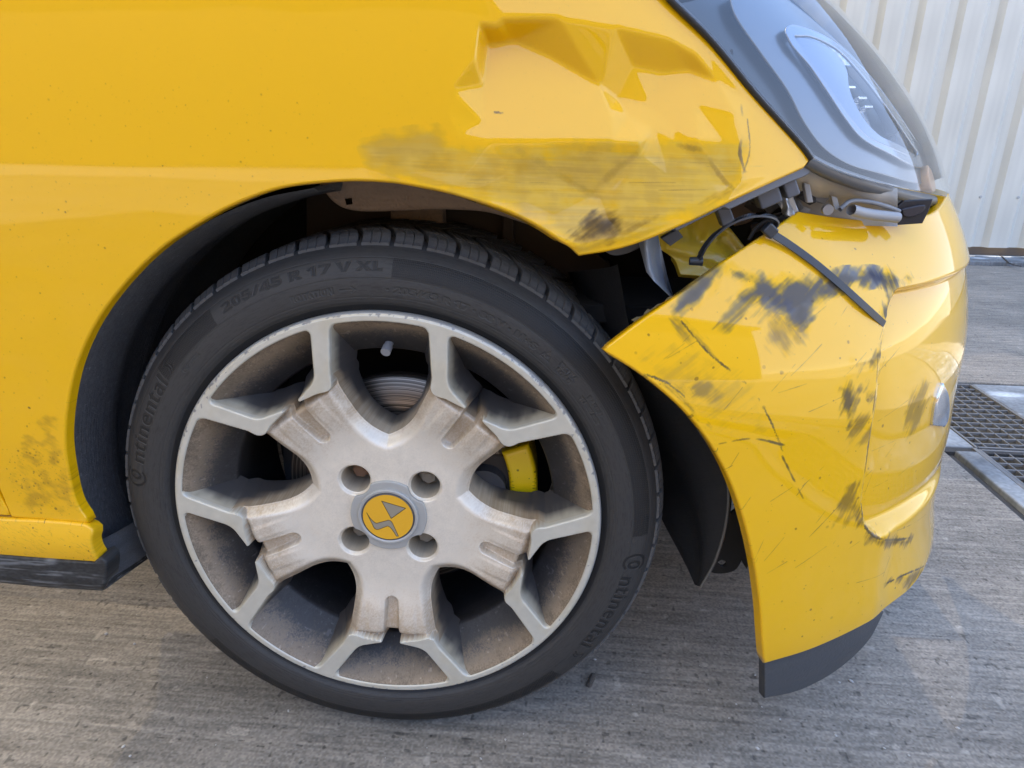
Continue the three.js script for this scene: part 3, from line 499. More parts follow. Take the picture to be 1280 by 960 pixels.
const scuffPlastic = std(0.05, 0.053, 0.058, 0.6, 0, { map: dataTex(512, 256, (x, y) => { const u = x / 512, v = y / 256, q = vnoise(u * 12, v * 40, 12, 40) * 0.5 + vnoise(u * 30, v * 90, 30, 90) * 0.5, c = 0.45 + 0.55 * sstep(0.45, 0.8, q) + (vnoise(u * 150, v * 80, 150, 80) - 0.5) * 0.2; return [c, c, c * 0.98]; }, true) });
scuffPlastic.color.setRGB(0.13, 0.135, 0.145);
const trimD = (s, h) => 0.004 - 0.5 * Math.max(0, 0.222 - h);
add('sill_trim', panel(outlineOf([[-560, 648, 1], [0, 697], [60, 702], [118, 706, 1], [128, 700], [130, 715], [126, 738, 1], [60, 734], [0, 728, 1], [-560, 672, 1]], 5, trimD), { cell: 0.006, dfn: trimD, roll: 0.003, flange: 0.02, uvBox: [-0.6, 0.15, -0.1, 0.3] }), scuffPlastic, car);

// --- inside of the wheel arch
const linerMat = std(0.030, 0.033, 0.040, 0.55, 0, { bumpMap: concreteBump, bumpScale: 0.0008, map: dataTex(512, 512, (x, y) => { const u = x / 512, v = y / 512, c = 0.72 + 0.16 * (vnoise(u * 160, v * 160, 160, 160) - 0.5) + 0.28 * sstep(0.90, 0.97, vnoise(u * 190, v * 120, 190, 120)); return [c, c, c]; }, true) });
linerMat.color.setRGB(0.16, 0.165, 0.18);
{
  const prof = [[0.3525, 0.008], [0.3500, 0.0], [0.3490, -0.012], [0.3470, -0.050], [0.3450, -0.060], [0.3530, -0.072], [0.3545, -0.105], [0.3500, -0.116], [0.3560, -0.128], [0.3580, -0.20], [0.3600, -0.30]];
  add('wheel_arch_liner', ring(prof, 90, 257 * Math.PI / 180, 352 * Math.PI / 180, (p, a) => { const k = 1 + 0.006 * (fbm(a * 5, p.z * 18, 3) - 0.5); p.x *= k; p.y *= k; p.y += 0.298; p.x += 0.005; }), linerMat, car);
  // lower end of the liner behind the sill
  const e = [[104, 600, 1], [112, 640], [116, 660], [112, 680], [118, 700], [124, 703, 1], [128, 740, 1], [150, 712], [158, 690], [170, 668, 1], [166, 600, 1]].map(([x, y]) => [x, y]);
  const g = sheet(14, 20, (u, v) => { const y = lerp(0.215, 0.262, v), p = V3(lerp(-0.326, -0.285, u) - 0.01 * v * (1 - u), y, 0.020 - 0.20 * u * u - 0.012 * u); p.z += 0.003 * Math.sin(v * 19) * (1 - u); return p; });
  add('liner_flap', g, linerMat, car);
  add('liner_flap', sheet(8, 6, (u, v) => V3(lerp(-0.326, -0.30, u), lerp(0.203, 0.245, v), 0.022 - 0.12 * u)), scuffPlastic, car);
  // front part of the liner, hanging torn loose between tyre and bumper
  const outer = [[772, 330], [792, 430], [830, 490], [872, 535], [902, 580], [910, 610], [907, 655], [893, 702], [876, 733]].map(([x, y], i) => atZ(x, y, -0.030 - 0.002 * i));
  const inner = [[700, 340], [740, 440], [775, 500], [800, 560], [815, 600], [822, 628], [834, 655], [852, 690], [872, 731]].map(([x, y], i) => atZ(x, y, -0.24 + 0.018 * i));
  const co = new THREE.CatmullRomCurve3(outer), ci = new THREE.CatmullRomCurve3(inner);
  add('wheel_arch_liner', sheet(24, 60, (u, v) => { const a = co.getPoint(v), b = ci.getPoint(v), p = a.lerp(b, u); p.z += 0.012 * Math.sin(u * Math.PI) * (1 - v); p.x += 0.004 * Math.sin(u * 9 + v * 3); return p; }), std(0.012, 0.012, 0.0125, 0.6, 0, { bumpMap: concreteBump, bumpScale: 0.0006 }), car);
  add('liner_edge', tube(outer.slice(3).map((p) => p.clone().add(V3(0, 0, 0.001))), 0.0016, 40, 6), std(0.10, 0.095, 0.085, 0.8), car);
  // dark inner wall and roof of the arch
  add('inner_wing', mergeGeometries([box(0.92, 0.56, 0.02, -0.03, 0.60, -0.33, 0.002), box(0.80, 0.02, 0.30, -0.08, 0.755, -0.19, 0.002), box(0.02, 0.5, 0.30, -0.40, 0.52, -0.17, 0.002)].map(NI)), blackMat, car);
  const rust = std(0.20, 0.145, 0.105, 0.85, 0, { bumpMap: concreteBump, bumpScale: 0.003 }), rustDark = std(0.045, 0.033, 0.026, 0.9);
  add('arch_flange', plate([[398, 222, 1], [450, 216], [540, 222], [610, 242], [664, 278, 1], [612, 262], [560, 258], [440, 259], [420, 250]], -0.075, 0.03, [[[432, 248, 1], [441, 247, 1], [442, 255, 1], [434, 256, 1]]], 0.003), rust, car);
  add('arch_flange', plate([[492, 262, 1], [550, 262, 1], [552, 300, 1], [490, 300, 1]], -0.17, 0.02, [], 0.003), rust, car);
  add('inner_wing', plate([[385, 215, 1], [560, 215, 1], [660, 260, 1], [760, 330, 1], [760, 430, 1], [600, 380, 1], [385, 320, 1]], -0.215, 0.01, [], 0.002), rustDark, car);
  add('inner_wing', plate([[630, 262, 1], [640, 262, 1], [640, 400, 1], [630, 400, 1]], -0.20, 0.02, [], 0.002), rustDark, car);
  add('underbody_blocker', mergeGeometries([box(2.2, 0.05, 1.25, -0.9, 0.24, -0.98, 0.004), box(0.9, 0.05, 1.2, 0.25, 0.235, -1.0, 0.004), box(0.30, 0.30, 0.9, 0.33, 0.46, -0.85, 0.004)].map(NI)), blackMat, car);  // black floor pans, plus an added engine-bay box that blocks stray light
}
// bracket with a hole behind the bumper
{
  const br = std(0.012, 0.012, 0.0125, 0.55);
  add('undertray', plate([[884, 700, 1], [900, 660], [908, 648], [926, 634], [950, 622, 1], [985, 640, 1], [985, 690, 1], [952, 692], [938, 696, 1], [933, 710, 1], [927, 699, 1], [918, 712], [896, 716], [882, 712, 1]], -0.10, 0.004, [[[895, 703], [903, 699], [909, 704], [903, 709]]]), br, car);
  add('undertray', plate([[896, 560, 1], [960, 560, 1], [960, 604, 1], [930, 606], [912, 610], [903, 600, 1]], -0.14, 0.004), br, car);
}
// --- parts laid bare under the headlamp
{
  // plastic strip along the lower edge of the wing
  const sD = (s, h) => crown(s, h) - 0.006;
  add('wing_support', panel(outlineOf([[842, 284, 1], [925, 245], [1008, 206, 1], [1013, 211, 1], [1012, 215], [985, 227], [940, 247], [912, 260, 1], [905, 257, 1], [846, 287, 1]], 5, sD), { cell: 0.006, dfn: sD, roll: 0.0015, flange: 0.015 }), greyClip, car);
  for (const [a, b, w] of [[958, 243, 0.020], [905, 268, 0.012], [985, 232, 0.012]]) { const p = atZ(a, b, -0.045), m = add('clip', new RoundedBoxGeometry(w, 0.020, 0.02, 2, 0.002), greyClip, car); m.position.copy(p); m.rotation.z = 0.45; }
  add('clip', plate([[752, 303, 1], [800, 288, 1], [812, 296], [792, 312], [768, 318], [756, 312]], -0.02, 0.012), plasticGrey, car);
  // torn strip of underseal hanging down
  const st = sheet(10, 30, (u, v) => { const L = [[796, 296], [802, 318], [808, 340], [818, 352], [839, 372]], Rr = [[830, 272], [822, 292], [828, 318], [834, 344], [841, 368]]; const a = Math.min(3.999, v * 4), k = Math.floor(a), f = a - k; const l = [lerp(L[k][0], L[k + 1][0], f), lerp(L[k][1], L[k + 1][1], f)], r = [lerp(Rr[k][0], Rr[k + 1][0], f), lerp(Rr[k][1], Rr[k + 1][1], f)]; return atZ(lerp(l[0], r[0], u), lerp(l[1], r[1], u), -0.012 + 0.016 * Math.sin(u * 4 + v * 2) - 0.01 * v); });
  add('torn_underseal', st, phys(0.16, 0.18, 0.21, 0.32, 0.1), car);
  // yellow inner panel with pressed beads
  const zin = -0.115;
  const ip = spline2([[812, 296, 1], [850, 270], [884, 258, 1], [904, 276], [932, 312, 1], [962, 335, 1], [900, 342, 1], [848, 338, 1], [842, 322], [826, 310]], 4).map(([x, y]) => { const p = atZ(x, y, zin); return [p.x, p.y]; });
  const bead = (x, y, a, b, r) => { const [ax, ay] = (() => { const p = atZ(a[0], a[1], zin); return [p.x, p.y]; })(), [bx, by] = (() => { const p = atZ(b[0], b[1], zin); return [p.x, p.y]; })(), t = clamp(((x - ax) * (bx - ax) + (y - ay) * (by - ay)) / ((bx - ax) ** 2 + (by - ay) ** 2), 0, 1); return sstep(r, r * 0.3, Math.hypot(x - ax - t * (bx - ax), y - ay - t * (by - ay))); };
  const iz = (x, y) => zin - 0.006 * bead(x, y, [864, 262], [872, 292], 0.010) + 0.007 * bead(x, y, [838, 304], [905, 322], 0.012) - 0.005 * bead(x, y, [905, 300], [930, 330], 0.009) - 0.45 * (y - 0.6);
  add('inner_panel', panel(ip, { cell: 0.003, surf: (x, y) => V3(x, y, iz(x, y)), roll: 0.001, flange: 0.01, eps: 0.001 }), new THREE.MeshPhysicalMaterial({ color: new THREE.Color().setRGB(0.86, 0.66, 0.05), roughness: 0.35, clearcoat: 0.7, clearcoatRoughness: 0.1, side: THREE.DoubleSide }), car);
  add('gap_shade', mergeGeometries([box(0.30, 0.22, 0.02, 0.33, 0.57, -0.26, 0.002), box(0.26, 0.02, 0.16, 0.32, 0.515, -0.17, 0.002)].map(NI)), blackMat, car);  // black panels standing in for the shade deep in the gap
  // metal bracket and odds and ends of the headlamp mount
  const dusty = std(0.22, 0.21, 0.20, 0.6, 0.2, { bumpMap: concreteBump, bumpScale: 0.002 }), dark = std(0.04, 0.04, 0.042, 0.6);
  const strut = (a, b, za, zb, w, t, mat, name) => { const p = atZ(...a, za), q = atZ(...b, zb), L = p.distanceTo(q), m = add(name, new RoundedBoxGeometry(w, L, t, 2, 0.0015), mat, car); m.position.copy(p).add(q).multiplyScalar(0.5); m.quaternion.setFromUnitVectors(V3(0, 1, 0), q.clone().sub(p).normalize()); };
  strut([974, 228], [990, 268], -0.075, -0.075, 0.013, 0.006, std(0.35, 0.37, 0.40, 0.35, 0.7), 'headlamp_bracket');
  strut([950, 240], [968, 262], -0.09, -0.09, 0.016, 0.01, dark, 'headlamp_bracket');
  strut([925, 258], [958, 254], -0.12, -0.10, 0.012, 0.012, std(0.05, 0.04, 0.035, 0.7), 'headlamp_bracket');
  strut([988, 236], [1002, 262], -0.085, -0.085, 0.005, 0.004, dusty, 'headlamp_bracket');
  strut([966, 236], [990, 226], -0.07, -0.07, 0.012, 0.01, dusty, 'headlamp_bracket');
  strut([1000, 240], [1016, 250], -0.08, -0.09, 0.010, 0.008, dark, 'headlamp_bracket');
  strut([940, 288], [985, 270], -0.10, -0.10, 0.006, 0.006, dark, 'wiring');
  add('wiring', tube([[936, 300], [946, 284], [962, 276], [972, 296]].map(([x, y]) => atZ(x, y, -0.08)), 0.002, 24, 6), dark, car);
  // broken clips, connector and foil tape in the gap
  const foil = phys(0.42, 0.44, 0.47, 0.28, 0.6), brownP = std(0.13, 0.09, 0.065, 0.7), R = rng(77);
  add('foil_tape', sheet(8, 10, (u, v) => atZ(lerp(968, 984, u) + 8 * v + 2 * Math.sin(v * 9), lerp(226, 268, v) + 3 * Math.sin(u * 5 + v * 4), -0.062 + 0.006 * Math.sin(u * 7 + v * 5))), foil, car);
  add('connector', plate([[940, 236, 1], [966, 226, 1], [972, 240, 1], [962, 250], [950, 256, 1], [944, 248, 1]], -0.085, 0.02, [], 0.002), std(0.09, 0.085, 0.08, 0.6), car);
  add('connector', plate([[912, 262, 1], [934, 250, 1], [944, 262, 1], [938, 274], [920, 280, 1]], -0.11, 0.02, [], 0.002), brownP, car);
  add('broken_clip', plate([[984, 236, 1], [992, 230, 1], [1004, 238, 1], [1000, 256, 1], [1012, 262, 1], [1006, 270, 1], [990, 266, 1]], -0.095, 0.006, [], 0.001), std(0.30, 0.29, 0.27, 0.6), car);
  add('broken_clip', plate([[1002, 226, 1], [1014, 222, 1], [1020, 240, 1], [1036, 246, 1], [1030, 254, 1], [1010, 248, 1]], -0.088, 0.005, [], 0.001), std(0.16, 0.155, 0.15, 0.6), car);
  for (let i = 0; i < 5; i++) { const x = 905 + R() * 70, y = 262 + R() * 26; add('wiring', tube([[x, y], [x + 14 + R() * 12, y - 10 * R()], [x + 34, y - 8 + R() * 14], [x + 50 + R() * 20, y + 16 - R() * 20]].map(([a, b], k) => atZ(a, b, -0.10 - 0.02 * R() - 0.004 * k)), 0.0013 + 0.0008 * R(), 20, 6), i % 2 ? dark : brownP, car); }
  add('broken_clip', plate([[828, 298, 1], [846, 288, 1], [852, 296, 1], [838, 306, 1]], -0.03, 0.008, [], 0.001), plasticGrey, car);
  add('torn_edge', sheet(20, 2, (u, v) => { const [x, y] = [lerp(794, 848, u), lerp(404, 372, u)]; return atZ(x - 3 * v - 4 * v * fbm(u * 12, 3, 2), y - 5 * v * fbm(u * 15, 7, 2) - 1, -0.004); }), std(0.20, 0.16, 0.08, 0.7), car);
}

// bonnet, closing the front above the picture
add('bonnet', sheet(40, 20, (u, v) => { const s = lerp(-0.62, 0.36, u), a = body(s, 0.935, crown(s, 0.935)); return V3(lerp(a.x, a.x + 0.06, v), 0.945 + 0.10 * Math.sin(v * 1.4) * lerp(1, 0.6, u) - 0.02 * u, lerp(a.z - 0.012, -1.5, v)); }), phys(0.80, 0.44, 0.003, 0.35, 0, { ...paintCoat, specularIntensity: 0.25 }), car);

// --- headlamp
{
  const hl = part('headlight', car);
  const hD = (s, h) => 0.004 + 0.006 * sstep(0.40, 0.60, s);
  const lensL = [[836, -2], [888, 50], [944, 118], [1003, 184], [1013, 198, 1], [1040, 212], [1085, 228], [1130, 240], [1171, 249, 1]];
  const build = (d0, inset, name, mat, extra = {}) => {
    const fn = (s, h) => hD(s, h) - d0; const l = spline2(lensL, 6, false).map(([x, y]) => nearBody(x, y));
    const out = l.map((p) => p.slice()), e = l[l.length - 1]; for (let s = e[0] + 0.01; s < Math.min(1.0, e[0] + 0.16); s += 0.01) out.push([s, e[1] + 0.002]);
    const s1 = out[out.length - 1][0]; for (let h = e[1] + 0.01; h < 0.90; h += 0.01) out.push([Math.min(s1, silS(h) + 0.14), h]);
    let cx = 0, cy = 0; const q = out.length; for (const p of out) { cx += p[0] / q; cy += p[1] / q; }
    if (inset) for (const p of out) { p[0] += (cx - p[0]) * inset; p[1] += (cy - p[1]) * inset; }
    return add(name, panel(out, { cell: 0.006, dfn: fn, roll: 0.0015, flange: 0.012, ...extra }), mat, hl);
  };
  build(0, 0, 'lens', phys(0.93, 0.95, 0.96, 0.03, 0, { transmission: 1, thickness: 0, ior: 1.72 }), { flange: 0.004 });
  const hz = std(0.30, 0.31, 0.33, 0.45, 0.1);
  build(0.026, 0.0, 'housing', std(0.012, 0.013, 0.016, 0.3, 0), { flange: 0.03 });
  { const e0 = 0.64, out = []; for (let h = e0; h < 0.90; h += 0.01) out.push([silS(h) + 0.13, h]); for (let h = 0.90; h >= e0; h -= 0.01) out.push([silS(h) - 0.045, h]); add('lens_border', panel(out, { cell: 0.006, dfn: (s, h) => hD(s, h) - 0.003, roll: 0.001, flange: 0.018 }), std(0.12, 0.11, 0.10, 0.3), hl); }
  // seal along the wing
  add('seal', tube(spline2([[800, -46], ...lensL.slice(0, 5)], 10, false).map(([x, y]) => { const [s, h] = onBody(x, y); return body(s, h, 0.001); }), 0.0032, 80, 8), std(0.02, 0.02, 0.02, 0.5), hl);
  add('lens_rim', tube(spline2(lensL.slice(4), 8, false).map(([x, y]) => { const [s, h] = nearBody(x, y); return body(s, h, -0.006); }), 0.007, 60, 8), std(0.10, 0.10, 0.10, 0.35), hl);
  const off = (d) => (s, h) => hD(s, h) - d;
  const patch = (name, pix, d, mat, more = {}) => { const fn = typeof d === 'function' ? d : off(d); return add(name, panel(outlineOf(pix, 5, fn), { cell: 0.0035, dfn: fn, roll: 0.002, flange: 0.01, ...more }), mat, hl); };
  const satin = phys(0.17, 0.175, 0.19, 0.28, 0.85), bright = phys(0.26, 0.28, 0.33, 0.15, 0.9);
  const ringPanel = (name, outer, inner, d, mat) => { const o = spline2(outer, 5), n = spline2(inner, 4); let best = [0, 0, 1e9]; o.forEach((p, i) => n.forEach((q, j) => { const l = Math.hypot(p[0] - q[0], p[1] - q[1]); if (l < best[2]) best = [i, j, l]; })); const cw = (l) => l.reduce((s, p, i) => s + p[0] * l[(i + 1) % l.length][1] - l[(i + 1) % l.length][0] * p[1], 0) > 0, m = cw(o) === cw(n) ? n.slice().reverse() : n; const k = m.findIndex((p) => p === n[best[1]]), O = [...o.slice(best[0]), ...o.slice(0, best[0] + 1)], M = [...m.slice(k), ...m.slice(0, k + 1)]; const fn = off(d); add(name, panel([...O, ...M].map(([x, y]) => nearBody(x, y, fn)), { cell: 0.0035, dfn: fn, flange: 0 }), mat, hl); for (const l of [o, n]) add(name + '_edge', new THREE.TubeGeometry(new THREE.CatmullRomCurve3(l.filter((_, i) => i % 2 === 0).map(([x, y]) => { const [s, h] = nearBody(x, y, fn); return body(s, h, fn(s, h) - 0.001); }), true), 200, 0.0014, 6, true), mat, hl); };
  const hole = [[992, 44], [1012, 44], [1046, 60], [1076, 91], [1106, 130], [1132, 168], [1148, 196], [1112, 184], [1084, 170], [1062, 146], [1038, 112], [1014, 78]];
  ringPanel('bezel', [[914, -4], [920, 18], [948, 60], [985, 112], [1006, 152], [1030, 184], [1060, 204], [1100, 216], [1150, 228], [1164, 224], [1140, 170], [1100, 110], [1060, 66], [1010, 20], [970, -8], [935, -14]], [[986, 40], [1014, 38], [1048, 54], [1080, 86], [1112, 126], [1140, 166], [1156, 198], [1112, 190], [1080, 174], [1056, 148], [1032, 114], [1008, 80]], 0.018, satin);
  ringPanel('reflector_bezel', [[983, 38], [988, 32], [1010, 36], [1042, 52], [1078, 84], [1110, 124], [1138, 165], [1160, 202], [1150, 208], [1110, 190], [1078, 172], [1058, 148], [1034, 112], [1012, 80], [990, 54]], hole, 0.012, bright);
  const bowl = (s, h) => { const [cs, ch] = bc, r = Math.hypot((s - cs) / 0.085, (h - ch) / 0.055); return hD(s, h) - 0.0205 - 0.030 * Math.max(0, 1 - r * r); }, bc = onBody(1090, 124);
  patch('reflector_bowl', [[980, 34], [1014, 32], [1052, 50], [1084, 84], [1116, 124], [1144, 166], [1160, 202], [1112, 194], [1078, 178], [1052, 150], [1028, 116], [1002, 80]], bowl, phys(0.30, 0.34, 0.42, 0.18, 0.8));
  patch('reflector_blade', [[995, 46], [1016, 50], [1044, 66], [1058, 86], [1062, 112], [1078, 146], [1100, 170], [1128, 184], [1146, 197], [1112, 184], [1084, 170], [1062, 146], [1038, 112], [1014, 78]], 0.0135, phys(0.22, 0.24, 0.29, 0.12, 0.9));
  // projector recess and the louvres of the running lamp
  patch('projector', [[1064, 80], [1078, 88], [1104, 124], [1126, 158], [1104, 168], [1082, 146], [1066, 112]], (s, h) => bowl(s, h) + 0.006, phys(0.03, 0.035, 0.05, 0.35, 0));
  for (const [x, y, l] of [[1079, 120, 0.030], [1094, 132, 0.028], [1102, 142, 0.026]]) {
    const p = (() => { const [s, h] = onBody(x, y); return [s, h]; })(), c = body(p[0], p[1], 0.0), m = add('louvre', new RoundedBoxGeometry(0.011, l, 0.006, 2, 0.0015), bright, hl);
    m.position.copy(c).addScaledVector(skinNormal(...p), -0.017); m.quaternion.setFromUnitVectors(V3(0, 0, 1), skinNormal(...p)); m.rotateZ(0.25);
    const t = add('louvre', new RoundedBoxGeometry(0.019, 0.0028, 0.006, 2, 0.001), phys(0.8, 0.82, 0.85, 0.15, 0.7), hl); t.position.copy(m.position).addScaledVector(V3(0, 1, 0), l / 2); t.quaternion.copy(m.quaternion);
  }
  patch('indicator', [[1161, 208, 1], [1166, 216], [1169, 238], [1166, 238], [1162, 222]], 0.010, std(0.55, 0.30, 0.14, 0.3));
  // dirty underside of the housing, a cable sleeve and a black plate beside it
  const grimy = std(0.50, 0.49, 0.48, 0.5, 0.05, { map: dataTex(256, 256, (x, y) => { const u = x / 256, v = y / 256, c = 0.62 + 0.5 * (vnoise(u * 8, v * 8, 8, 8) * 0.6 + vnoise(u * 31, v * 31, 31, 31) * 0.4); return [c * 1.03, c, c * 0.95]; }, true) });
  const under = (pix, z0, z1, nm, mat) => add(nm, sheet(24, 10, (u, v) => { const k = u * (pix.length - 1), i = Math.min(pix.length - 2, Math.floor(k)), f = k - i, a = pix[i], b = pix[i + 1]; return atZ(lerp(a[0], b[0], f), lerp(lerp(a[1], b[1], f), lerp(a[2], b[2], f), v), lerp(lerp(a[3], b[3], f), z1, v) + 0.008 * Math.sin(v * 6)); }, [0.3, 0.1]), mat, hl);
  under([[978, 196, 268, -0.055], [1000, 200, 274, -0.055], [1030, 205, 280, -0.066], [1080, 222, 282, -0.085], [1122, 232, 283, -0.11]], -0.07, -0.10, 'housing_underside', grimy);
  const sl = [[1064, 262], [1078, 266], [1096, 269], [1122, 272]].map(([x, y], i) => atZ(x, y, -0.066 - 0.010 * i));
  add('cable_sleeve', tube(sl, 0.0052, 24, 14), phys(0.28, 0.28, 0.285, 0.45, 0.1), hl);
  for (let i = 0; i < 0; i++) { const p = sl[1].clone().lerp(sl[3], i / 7), m = add('cable_sleeve_rib', new THREE.TorusGeometry(0.0052, 0.0011, 6, 16), phys(0.24, 0.25, 0.27, 0.25, 0.3), hl); m.position.copy(p); m.quaternion.setFromUnitVectors(V3(0, 0, 1), sl[3].clone().sub(sl[2]).normalize()); }
  add('cable', tube([[1050, 262], [1062, 252], [1084, 252], [1108, 258], [1124, 264]].map(([x, y], i) => atZ(x, y, -0.070 - 0.008 * i)), 0.0022, 30, 8), std(0.2, 0.2, 0.205, 0.5), hl);
  for (const [x, y, l] of [[1006, 230, 22], [1040, 246, 16]]) add('housing_rib', plate([[x, y, 1], [x + 5, y + 2, 1], [x + 9, y + l, 1], [x + 4, y + l, 1]], -0.060 - (x - 1000) * 0.0004, 0.006, [], 0.001), std(0.30, 0.29, 0.28, 0.6), hl);
  { const p = atZ(1034, 262, -0.062), m = add('screw', new THREE.CylinderGeometry(0.005, 0.005, 0.006, 14).rotateX(Math.PI / 2), std(0.25, 0.25, 0.26, 0.4, 0.6), hl); m.position.copy(p); }
  add('cavity_shade', plate([[1120, 262], [1130, 252, 1], [1164, 250, 1], [1160, 262], [1152, 278, 1], [1122, 280, 1]], -0.108, 0.004), std(0.008, 0.007, 0.011, 0.5), hl);  // near-black plate painted as the shade of the opening
  add('bulb_holder', plate([[1128, 262], [1156, 258], [1150, 266], [1132, 270]], -0.104, 0.003), std(0.02, 0.018, 0.026, 0.4), hl);
}
// chrome edge of the day running lamp in the bumper
{
  const dr = (s, h) => bumperD(s, h) + 0.004;
  add('running_lamp', panel(outlineOf([[1168, 530, 1], [1172, 505], [1180, 482, 1], [1186, 496], [1186, 524], [1182, 532, 1]], 3, dr), { cell: 0.003, dfn: dr, roll: 0.0025, flange: 0.003 }), phys(0.75, 0.77, 0.80, 0.12, 0.9), car);
}

// ------------------------------------------------------------------ cable tie holding the bumper
{
  const t = thing('cable_tie', 'black plastic cable tie looped through the torn corner of the yellow bumper', 'cable tie');
  const tm = std(0.03, 0.034, 0.042, 0.35);
  const strap = (pts, wide, w, th, n) => { // flat strap along a curve; wide(i) = direction of its width
    const c = new THREE.CatmullRomCurve3(pts), pos = [], uv = [], idx = [], sec = [[-1, -1], [1, -1], [1, 1], [-1, 1]];
    for (let i = 0; i <= n; i++) { const p = c.getPoint(i / n), T = c.getTangent(i / n), W = wide(p, i / n).clone(), N = new THREE.Vector3().crossVectors(T, W).normalize(); W.crossVectors(N, T).normalize(); for (const [a, b] of sec) { const q = p.clone().addScaledVector(W, a * w / 2).addScaledVector(N, b * th / 2); pos.push(q.x, q.y, q.z); uv.push(0, 0); } }
    for (let i = 0; i < n; i++) for (let k = 0; k < 4; k++) { const a = i * 4 + k, b = i * 4 + (k + 1) % 4; idx.push(a, b, a + 4, b, b + 4, a + 4); }
    idx.push(0, 2, 1, 0, 3, 2, n * 4, n * 4 + 1, n * 4 + 2, n * 4, n * 4 + 2, n * 4 + 3);
    const g = geo(pos, idx, null, uv).toNonIndexed(); g.computeVertexNormals(); return g;
  };
  const on = (x, y, d) => { const f = (s, h) => bumperBase(s, h) + d, [s, h] = onBody(x, y, f); return body(s, h, f(s, h)); };
  const line = [[964, 291], [990, 308], [1020, 330], [1052, 357], [1082, 384], [1105, 405]].map(([x, y], i) => on(x, y, [0.008, 0.005, 0.004, 0.004, 0.004, 0.0][i]));
  const dir = line[5].clone().sub(line[0]).normalize();
  add('strap', strap(line, (p) => { const [s, h] = onBody(...seen(p), bumperBase, 0.45, 0.55); return new THREE.Vector3().crossVectors(skinNormal(s, h), dir); }, 0.0068, 0.0018, 40), tm, t);
  const hp = on(962, 288, 0.010), head = add('head', new RoundedBoxGeometry(0.0125, 0.011, 0.008, 3, 0.002), tm, t); head.position.copy(hp); head.rotation.set(0.1, 0.2, -0.7);
  const tail = [[962, 290, 0], [970, 279, 0.006], [962, 272, 0.014], [940, 271, 0.02], [915, 279, 0.024], [895, 293, 0.024], [882, 308, 0.02], [873, 324, 0.014]].map(([x, y, dz]) => atZ(x, y, hp.z - 0.01 + dz));
  add('tail', strap(tail, () => V3(0.25, 0.15, 1), 0.0072, 0.0018, 60), tm, t);
  const tc = new THREE.CatmullRomCurve3(tail);
  add('teeth', mergeGeometries(Array.from({ length: 70 }, (_, i) => { const u = 0.2 + 0.76 * i / 70, p = tc.getPoint(u), T = tc.getTangent(u), q = new THREE.Quaternion().setFromUnitVectors(V3(1, 0, 0), T), N = new THREE.Vector3().crossVectors(V3(0.25, 0.15, 1), T).normalize(); return new THREE.BoxGeometry(0.0008, 0.0012, 0.005).applyQuaternion(q).translate(p.x - N.x * 0.0008, p.y - N.y * 0.0008, p.z - N.z * 0.0008); })), tm, t).userData.kind = 'stuff';
  const e = add('tail_end', new THREE.CylinderGeometry(0.0036, 0.0042, 0.012, 12).rotateZ(Math.PI / 2), tm, t); e.position.copy(tail[7]).add(V3(-0.002, -0.002, 0));
}
// small stub lying on the concrete
{
  const p = atY(739, 850, 0.004), t = add('pebble', new THREE.CapsuleGeometry(0.0042, 0.017, 8, 14).rotateX(Math.PI / 2), std(0.10, 0.085, 0.07, 0.9, 0, { bumpMap: concreteBump, bumpScale: 0.001 }));
  t.position.copy(p); t.rotation.y = -0.32; t.scale.set(1, 0.9, 1);
  tag(t, 'small long brown pebble lying on the concrete in front of the tyre', 'pebble');
}

// ------------------------------------------------------------------ wheel: its own axes have z along the axle, outwards
const wheel = part('wheel', car);
wheel.position.set(0, 0.300, 0);
{
  const n = V3(Math.sin(2.73 * Math.PI / 180), 0.0150, Math.cos(2.73 * Math.PI / 180)).normalize(), x = V3(0, 1, 0).cross(n).normalize(), y = n.clone().cross(x);
  wheel.quaternion.setFromRotationMatrix(new THREE.Matrix4().makeBasis(x, y, n));
}
const TAU = 2 * Math.PI, DEG = Math.PI / 180;
const SP0 = 269 * DEG;                                     // a spoke points straight down
